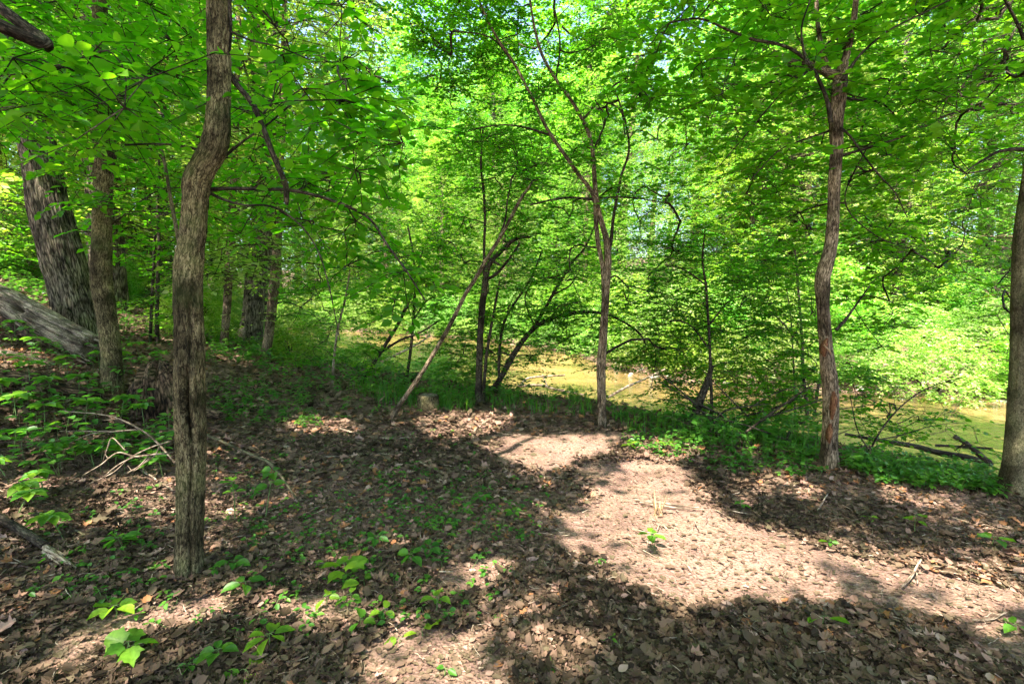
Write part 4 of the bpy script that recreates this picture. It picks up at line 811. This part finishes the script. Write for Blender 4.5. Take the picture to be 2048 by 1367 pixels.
# the big weathered log slides down the slope
b = hit(188, 730); L0 = (*(b + np.array([0, 0, .22])), .16); b1 = at(90, 648, b[1] + .3); b2 = at(0, 598, b[1] + .6); b3 = at(-120, 550, b[1] + 1)
e = empty("fallen_log", b); tag(e, "large silvery hollow log lying down the slope against the leaning trunk", "log")
def dentl(th, l):
    w_ = (th + math.pi - .2) % (2 * math.pi) - math.pi; o = 1 - .75 * np.exp(-((l - 1.3) / .08) ** 2) * np.exp(-((w_ - .3) / .35) ** 2) - .3 * np.exp(-((w_ - .5 - .12 * np.sin(l * 2.3)) / .07) ** 2) - .28 * np.exp(-((w_ + .15 - .1 * np.sin(l * 1.7 + 1)) / .06) ** 2) - .22 * np.exp(-((w_ - 1.0 - .1 * np.sin(l * 3)) / .06) ** 2) - .25 * np.exp(-((w_ + .8 - .1 * np.sin(l * 2)) / .07) ** 2); return o - .12 * np.abs(noise3(th * 2.5, 0 * th, l * .8))
m = MB(); limb(m, [(*(L0[:3]), .13), (*(np.array(L0[:3]) * .9 + np.array(b1) * .1), .17), (*b1, .185), (*b2, .18), (*b3, .17)], .03, 130, fur=.018, fk=34, fl=.7, rough=.08, dent=dentl); m.build("trunk", W_log, e, origin=b)
m = MB(); rg = np.random.default_rng(8)
n = 16; s0 = np.array(L0[:3]) + rg.normal(0, .05, (n, 3)); d = norm(np.array(L0[:3]) - np.array(b1)); t = np.linspace(0, 1, 4)[None, :, None]; P = s0[:, None] + rg.normal(0, .06, (n, 1, 3)) + d * t * rg.uniform(.08, .3, (n, 1, 1)) + rg.normal(0, .008, (n, 4, 3)); tubes(m, P, np.broadcast_to(np.array([.02, .016, .01, .002]), (n, 4)), 5); m.build("splinter", W_log, e, origin=b)
fallen("rotten_log", "dark rotten log lying below the silvery one", [(150,712,22),(90,690,36),(40,668,40),(0,652,40),(-80,630,40)], W_rot, fur=.02, fk=30, fl=3, sides=40, rough=.12)
fallen("mossy_log", "long decayed log running across the slope at the left edge", [(205,800,30),(140,795,34),(80,778,34),(20,765,32),(-80,755,32)], W_rot, fur=.02, fk=30, fl=3, sides=40, rough=.15)
fallen("thin_log", "thin fallen trunk far up the slope at the left", [(100,562,9),(60,545,9),(20,538,9),(-30,525,9)], W_rot, rough=.15)
fallen("thin_log", "fallen trunk with pink lit upper side lying below the rotten log", [(110,735,12),(60,722,16),(10,712,16),(-60,702,16)], W_log, rough=.15, fur=.006, fk=40, fl=2, sides=24)
# decayed stump between slim tree and hollow tree
b = hit(292, 838); e = empty("rotten_stump", b); tag(e, "crumbling dark stump between the slim tree and the hollow trunk", "stump")
def jag(th, l): return 1 - .25 * np.abs(noise3(np.cos(th) * 3, np.sin(th) * 3, l * 3)) - .5 * sstep(.34, .52, l) * (noise3(np.cos(th) * 2.5, np.sin(th) * 2.5, 7) > 0)
m = MB(); limb(m, [(b[0], b[1] + .25, b[2] - .1, .30), (b[0], b[1] + .25, b[2] + .1, .27), (b[0] - .02, b[1] + .25, b[2] + .3, .24), (b[0] - .04, b[1] + .27, b[2] + .46, .16), (b[0] - .05, b[1] + .3, b[2] + .54, .05)], .015, 80, rough=.2, fur=.03, fk=24, fl=3, dent=jag, flare=.3); m.build("body", W_rot, e, origin=b)
m = MB(); limb(m, [(b[0] + .1, b[1] + .2, b[2] + .12, .12), (b[0] + .4, b[1] + .15, b[2] + .05, .09), (b[0] + .7, b[1] + .1, b[2], .04)], .02, 24, rough=.3, fur=.01); m.build("root", W_rot, e, origin=b)
# cut stump in the middle
def stump(px, py, w, h, label, bark):
    b = hit(px, py); r = .5 * w * b[1] / F; H = h * b[1] / F; e = empty("cut_stump", b); tag(e, label, "stump"); m = MB()
    limb(m, [(b[0], b[1] + r, b[2] - .08, r * 1.1), (b[0], b[1] + r, b[2] + H * .5, r), (b[0] + .01, b[1] + r, b[2] + H, r * .95)], .012, 64, rough=.06, fur=.010, fk=50, fl=1, flare=.25, cap=False); m.build("bark", bark, e, origin=b)
    m = MB(); th = np.arange(40) * math.pi / 20; V = [(b[0] + .01, b[1] + r, b[2] + H + .004)] + [(b[0] + .01 + .9 * r * math.cos(t), b[1] + r + .9 * r * math.sin(t), b[2] + H - .006) for t in th]; V = np.array(V)
    m.add(V, [[0, i + 1, (i + 1) % 40 + 1] for i in range(40)], 0, bco=V * 3); m.build("cut_top", W_log, e, origin=b)
stump(852, 822, 42, 30, "short ridged stump cut flat behind the clearing", B_grey)
# sawn log lying end on
b = hit(803, 762); r = 8.5 * b[1] / F; e = empty("sawn_log", b); tag(e, "short sawn log showing its round cut end under the bushes", "log"); c = b + np.array([-.12, 0, r * .9]); q = c + np.array([.42, .25, .0])
m = MB(); limb(m, [(*c, r), (*((c + q) / 2), r * 1.02), (*q, r * .97)], .02, 40, rough=.05, fur=.006, cap=False); m.build("bark", B_oak, e, origin=b)
dv = norm(c - q); u = norm(np.cross(dv, [0, 0, 1])); w = np.cross(dv, u); th = np.arange(32) * math.pi / 16; V = np.vstack([[c + dv * .004]] + [[c - dv * .003 + .96 * r * (u * math.cos(t) + w * math.sin(t))] for t in th]); m = MB(); m.add(V, [[0, i + 1, (i + 1) % 32 + 1] for i in range(32)], 0, bco=V * 5); m.build("cut_end", W_fresh, e, origin=b)
# wood in and over the river
def wet(name, label, rows, mt, kids=()):
    P = []
    for px, py, wpx, zz in rows:
        r_ = raydir(px, py); d = (WATER + zz - CAMZ) / r_[2] * r_[1]; P.append((*at(px, py, d), .5 * wpx * d / F))
    b = np.array(P[0][:3]); e = empty(name, b); tag(e, label, "log"); m = MB(); limb(m, P, .04, 16, rough=.15, fur=.006, fk=40); m.build("trunk", mt, e, origin=b)
    for rows2 in kids:
        Q = []
        for px, py, wpx, zz in rows2:
            r_ = raydir(px, py); d = (WATER + zz - CAMZ) / r_[2] * r_[1]; Q.append((*at(px, py, d), .5 * wpx * d / F))
        m = MB(); limb(m, Q, .04, 10, rough=.15); m.build("branch", mt, e, origin=b)
wet("drift_log", "dark fallen trunk with a forked limb lying in the river at right", [(1690,868,6,.15),(1760,880,8,.15),(1830,892,10,.15),(1880,905,12,.15),(1940,916,12,.12),(1985,928,10,.1)], B_dark,
    [[(1978,925,12,.15),(1955,905,11,.3),(1935,888,9,.4),(1908,872,9,.5)],[(1985,897,5,.3),(1930,893,5,.25),(1870,890,6,.2)],[(1935,882,3,.4),(1910,900,3,.2)],[(1745,905,4,.05),(1790,915,4,.05)]])
wet("drift_branch", "pale dead branch lying in the water beyond the arching tree", [(1035,772,5,.05),(1080,770,5,.1),(1110,778,5,.1),(1145,785,4,.05),(1170,790,3,.02)], B_pale, [[(1040,770,4,.1),(1060,755,4,.25),(1130,750,3,.4)],[(1095,772,3,.1),(1085,750,3,.3)]])
wet("drift_branch", "pale dead branch slanting over the water right of the central tree", [(1215,795,5,.1),(1250,775,5,.3),(1290,757,4,.5),(1330,738,3,.7)], B_pale)
wet("drift_branch", "dead pale branch crossing the river behind the slanting sapling", [(730,740,5,.3),(780,715,5,.6),(830,690,4,.9),(860,672,3,1.1)], B_pale)
# brush pile on the bank left of the wounded tree
b = hit(1520, 885); e = empty("brush_pile", b); tag(e, "tangle of dark dead branches heaped at the river edge", "brush pile"); rg = np.random.default_rng(21)
for i in range(32):
    p = hit(rg.uniform(1430, 1640), rg.uniform(850, 900)) + np.array([0, rg.uniform(-.1, .5), .05]); a = rg.uniform(-.5, .6) + (math.pi if rg.random() < .5 else 0); L = rg.uniform(.5, 1.3); q = p + np.array([math.cos(a) * L, math.sin(a) * L * .6, rg.uniform(.1, .75)])
    md = (p + q) / 2 + rg.normal(0, .08, 3); m = MB(); rr = rg.uniform(.005, .016); limb(m, [(*p, rr), (*md, rr * .8), (*q, rr * .3)], .06, 7, rough=.15); m.build("branch", B_dark, e, origin=b)
# sticks on the forest floor
def stick(label, rows, mt, cat="stick", forks=(), name="fallen_stick", z=.0, group=None):
    P = []
    for q in rows:
        p = hit(q[0], q[1]); r = .5 * q[2] * p[1] / F; P.append((p[0], p[1], p[2] + r + .012 + (q[3] if len(q) > 3 else 0), r))
    b = np.array(P[0][:3]); e = empty(name, b); tag(e, label, cat, group); m = MB(); limb(m, P, .02, 8, rough=.15); m.build("stem", mt, e, origin=b)
    for f in forks:
        P = []
        for q in f: p = hit(q[0], q[1]); r = .5 * q[2] * p[1] / F; P.append((p[0], p[1], p[2] + r + .012 + (q[3] if len(q) > 3 else 0), r))
        m = MB(); limb(m, P, .02, 6, rough=.15); m.build("twig", mt, e, origin=b)
    return e, b
e, b = stick("dark broken stick with a splintered pale end in the bottom left", [(-60,1045,17,.05),(0,1070,17,.05),(50,1090,17,.04),(92,1112,17,.03)], B_dark)
m = MB(); rg = np.random.default_rng(4); P0 = hit(92, 1112) + np.array([0, 0, .04]); P1 = hit(160, 1150) + np.array([0, 0, .015]); t = np.linspace(0, 1, 6)[None, :, None]; n = 14; P = P0 + rg.normal(0, .012, (n, 1, 3)) + (P1 - P0 + rg.normal(0, .03, (n, 1, 3)) * (1, 1, .3)) * t * rg.uniform(.45, 1.05, (n, 1, 1)); tubes(m, P, np.broadcast_to(np.array([.013, .013, .011, .009, .006, .002]), (n, 6)), 5); m.build("splintered_end", B_pale, e, origin=b)
def raisedbranch(label, rows, dep, mt, kids, name="dry_branch"):
    P = [(*at(q[0], q[1], q[3] if len(q) > 3 else dep), .5 * q[2] * dep / F) for q in rows]; b = np.array(P[0][:3]); b[2] = float(ground(b[0], b[1])); e = empty(name, b); tag(e, label, "branch"); m = MB(); limb(m, P, .02, 8, rough=.1); m.build("stem", mt, e, origin=b)
    for f in kids: m = MB(); limb(m, [(*at(q[0], q[1], q[3] if len(q) > 3 else dep), .5 * q[2] * dep / F) for q in f], .02, 6, rough=.1); m.build("twig", mt, e, origin=b)
for i_ in range(1):
    t = [o for o in bpy.data.objects if o.name == "added_canopy_tree"][0]; bb = np.array(t.location); m = MB(); limb(m, [(-6.95, -3.2, 4.6, .09), (-4.6, -.7, 3.9, .07), (*at(-130, -10, 1.9), .028), (*at(-25, -14, 2.2), .024), (*at(60, -60, 2.5), .02), (*at(160, -140, 3.0), .035)], .03, 20, rough=.12, fur=.005, fk=60, fl=9); m.build("branch", B_dark, t, origin=bb)
raisedbranch("pale dry branch with spreading twigs left of the hollow trunk", [(345,905,4,3.6),(310,908,4),(270,912,3.5),(235,905,3),(200,930,2.5),(165,950,2)], 3.5, B_pale,
   [[(300,908,3),(280,930,2.5),(255,945,2)],[(270,912,3),(235,930,2.5),(205,955,2)],[(340,882,3),(300,895,3),(260,915,2.5),(225,945,2),(170,970,1.5)],[(320,890,3),(310,910,2),(290,925,1.5)],[(250,900,2.5),(225,875,2),(215,895,2),(205,925,1.5)],[(235,905,2),(215,915,2),(210,900,1.5)],[(310,905,2),(270,940,2),(255,930,1.5)]])
raisedbranch("long pale twig reaching left across the green plants", [(350,925,4,3.7),(310,880,4),(275,855,3.5),(240,838,3),(200,828,2.5),(130,822,2)], 3.8, B_pale, [[(285,858,3),(230,862,3),(180,868,2.5),(140,885,2),(110,900,1.5)],[(230,862,2),(175,862,2),(120,862,1.5)],[(240,838,2),(205,840,1.5)]])
stick("pale stick lying against the left foot of the hollow trunk", [(278,945,5),(315,968,4),(350,988,4)], B_pale)
stick("long straight stick crossing the clearing behind the hollow trunk", [(800,908,5),(850,935,5),(905,960,4),(960,978,4),(1040,990,3)], B_pale, forks=[[(905,960,3),(930,940,2)]])
stick("long thin branch lying on the litter right of the hollow trunk", [(415,900,5,.12),(460,915,5,.1),(510,935,6,.08),(545,950,6,.06),(590,1000,4),(595,1030,3)], B_smooth, forks=[[(510,935,5),(500,955,5),(498,985,4)],[(545,950,3),(600,935,2)]])
stick("forked stick in the litter in front of the clearing", [(690,1060,6),(720,1040,6),(750,1020,4),(800,1010,3)], B_smooth, forks=[[(720,1040,4),(690,1000,3),(695,960,2)]])
stick("grey stick lying across the far side of the clearing", [(610,918,4),(680,918,5),(740,914,5),(800,912,4)], B_pale)
stick("curved pale stick at the foot of the bank plants", [(945,885,5),(952,862,5),(975,845,4)], B_pale)
stick("bent stick lying behind the clearing at left", [(680,862,4),(740,878,4),(790,880,4),(818,878,3)], B_pale)
stick("short broken twig standing in the sunny soil at right", [(1805,1180,5),(1822,1172,5,.03),(1840,1150,4,.08)], B_pale, forks=[[(1835,1178,4),(1832,1165,3,.03)]])
stick("pale sticks lying in the brightest patch of sun", [(1270,1005,5),(1330,1012,5),(1400,1022,4)], B_pale, forks=[[(1280,1012,5),(1350,1022,4),(1410,1026,3)]])
stick("thin forked twig on the path near the centre", [(1005,1115,4),(1015,1125,4),(1018,1145,3)], B_pale, forks=[[(1018,1130,3),(1022,1118,3)]])
stick("thin light twig lying across the lower path", [(905,1190,3),(955,1185,3),(990,1165,3)], B_pale)
stick("pale twig lying in the dark litter at the right edge", [(1945,1252,4),(1985,1243,4),(2010,1235,3)], B_pale)
stick("slim diagonal twig in the shade right of the sun patch", [(1635,1030,3,.02),(1655,1005,3,.05)], B_pale)
stick("curved dark stick in the litter at the left", [(40,1040,6),(90,1040,7),(130,1060,6),(180,1085,5)], B_smooth)
# splintered sapling stub in the sun
b = hit(1320, 1030); e = empty("splintered_stub", b); tag(e, "splintered stub of a cut sapling in the brightest sun", "stub"); m = MB(); rg = np.random.default_rng(14); n = 12; t = np.linspace(0, 1, 4)[None, :, None]
S_ = np.array([0, 0, -.01]) + rg.normal(0, .016, (n, 1, 3)) * (1, 1, 0); P = S_ + (np.array([0, 0, 1.]) + rg.normal(0, .25, (n, 1, 3))) * t * rg.uniform(.05, .17, (n, 1, 1)); tubes(m, P, np.broadcast_to(np.array([.009, .008, .006, .001]), (n, 4)), 5); m.build("splinters", W_fresh, e)
# pebbles on the far gravel bar and the near waterline
m = MB(); rg = np.random.default_rng(31)
ico = np.array([(1,0,0),(0,1,0),(-1,0,0),(0,-1,0),(.6,.6,.7),(-.6,.6,.7),(-.6,-.6,.7),(.6,-.6,.7),(0,0,.9)], float); icf = np.array([[0,1,4],[1,5,4],[1,2,5],[2,6,5],[2,3,6],[3,7,6],[3,0,7],[0,4,7],[4,5,8],[5,6,8],[6,7,8],[7,4,8]])
A = np.concatenate([along(FB, 9.0, 12.5, 650), along(FB, 12, 44, 250)]); nn = nrm(A); A = A + nn * rg.normal(.1, .45, (900, 1)) + rg.normal(0, .1, (900, 2)); z = np.maximum(ground(A[:, 0], A[:, 1]), WATER - .03); s = rg.uniform(.03, .16, 900)
V = np.stack([A[:, 0], A[:, 1], z], -1)[:, None] + ico[None] * s[:, None, None] * rg.uniform(.6, 1.1, (900, 9, 1)) * np.array([1, 1, .6]); m.add(V.reshape(-1, 3), (icf[None] + (np.arange(900) * 9)[:, None, None]).reshape(-1, 3))
tag(m.build("gravel", M_stone), "pale stones lining the far edge of the river", "gravel", kind="stuff")
print("TRIS", sum(len(o.data.polygons) for o in bpy.data.objects if o.type == 'MESH'))

# ------------------------------------------------------------------ labels that single out the repeats, by the nearest landmark in view
LAND = [(T1, "hollow trunk"), (T2, "slim grey tree"), (T3, "leaning oak"), (T4, "trunk at the right edge"), (T5, "wounded tree"), (T6, "twin stem tree"), (T7, "pale leaning stem"), (T9, "arching stem"), (H1, "scarred oak"), (S3, "pale footed sapling")]
ORD = ["nearest", "second", "third", "fourth", "fifth", "sixth", "seventh", "eighth", "ninth", "tenth", "eleventh", "twelfth", "thirteenth", "fourteenth", "fifteenth", "sixteenth", "seventeenth", "eighteenth", "nineteenth", "twentieth"]
bpy.context.view_layer.update(); LU = [(float(topix(t.base)[0]), n) for t, n in LAND]
GR = {"bushes along the far bank": "sunlit low bush on the far bank", "trees across the river": "sunlit front row tree across the river", "bushes under the trees across the river": "bush under the trees across the river",
      "trees in the wood beyond the river": "tall tree deep beyond the river", "trees on the left slope": "tree in the wood behind the left slope", "bushes in the undergrowth": "bush in the undergrowth"}
for g, head in GR.items():
    B = {}
    for o in bpy.data.objects:
        if o.get("group") == g:
            u = float(topix(np.array(o.location))[0]); k = int(np.argmin([abs(u - a) for a, _ in LU])); B.setdefault((k, u > LU[k][0]), []).append((abs(u - LU[k][0]), o))
    for (k, right), L in B.items():
        for i, (_, o) in enumerate(sorted(L, key=lambda q: q[0])): o["label"] = "%s, %s %s of the %s" % (head, ORD[i], "right" if right else "left", LU[k][1])
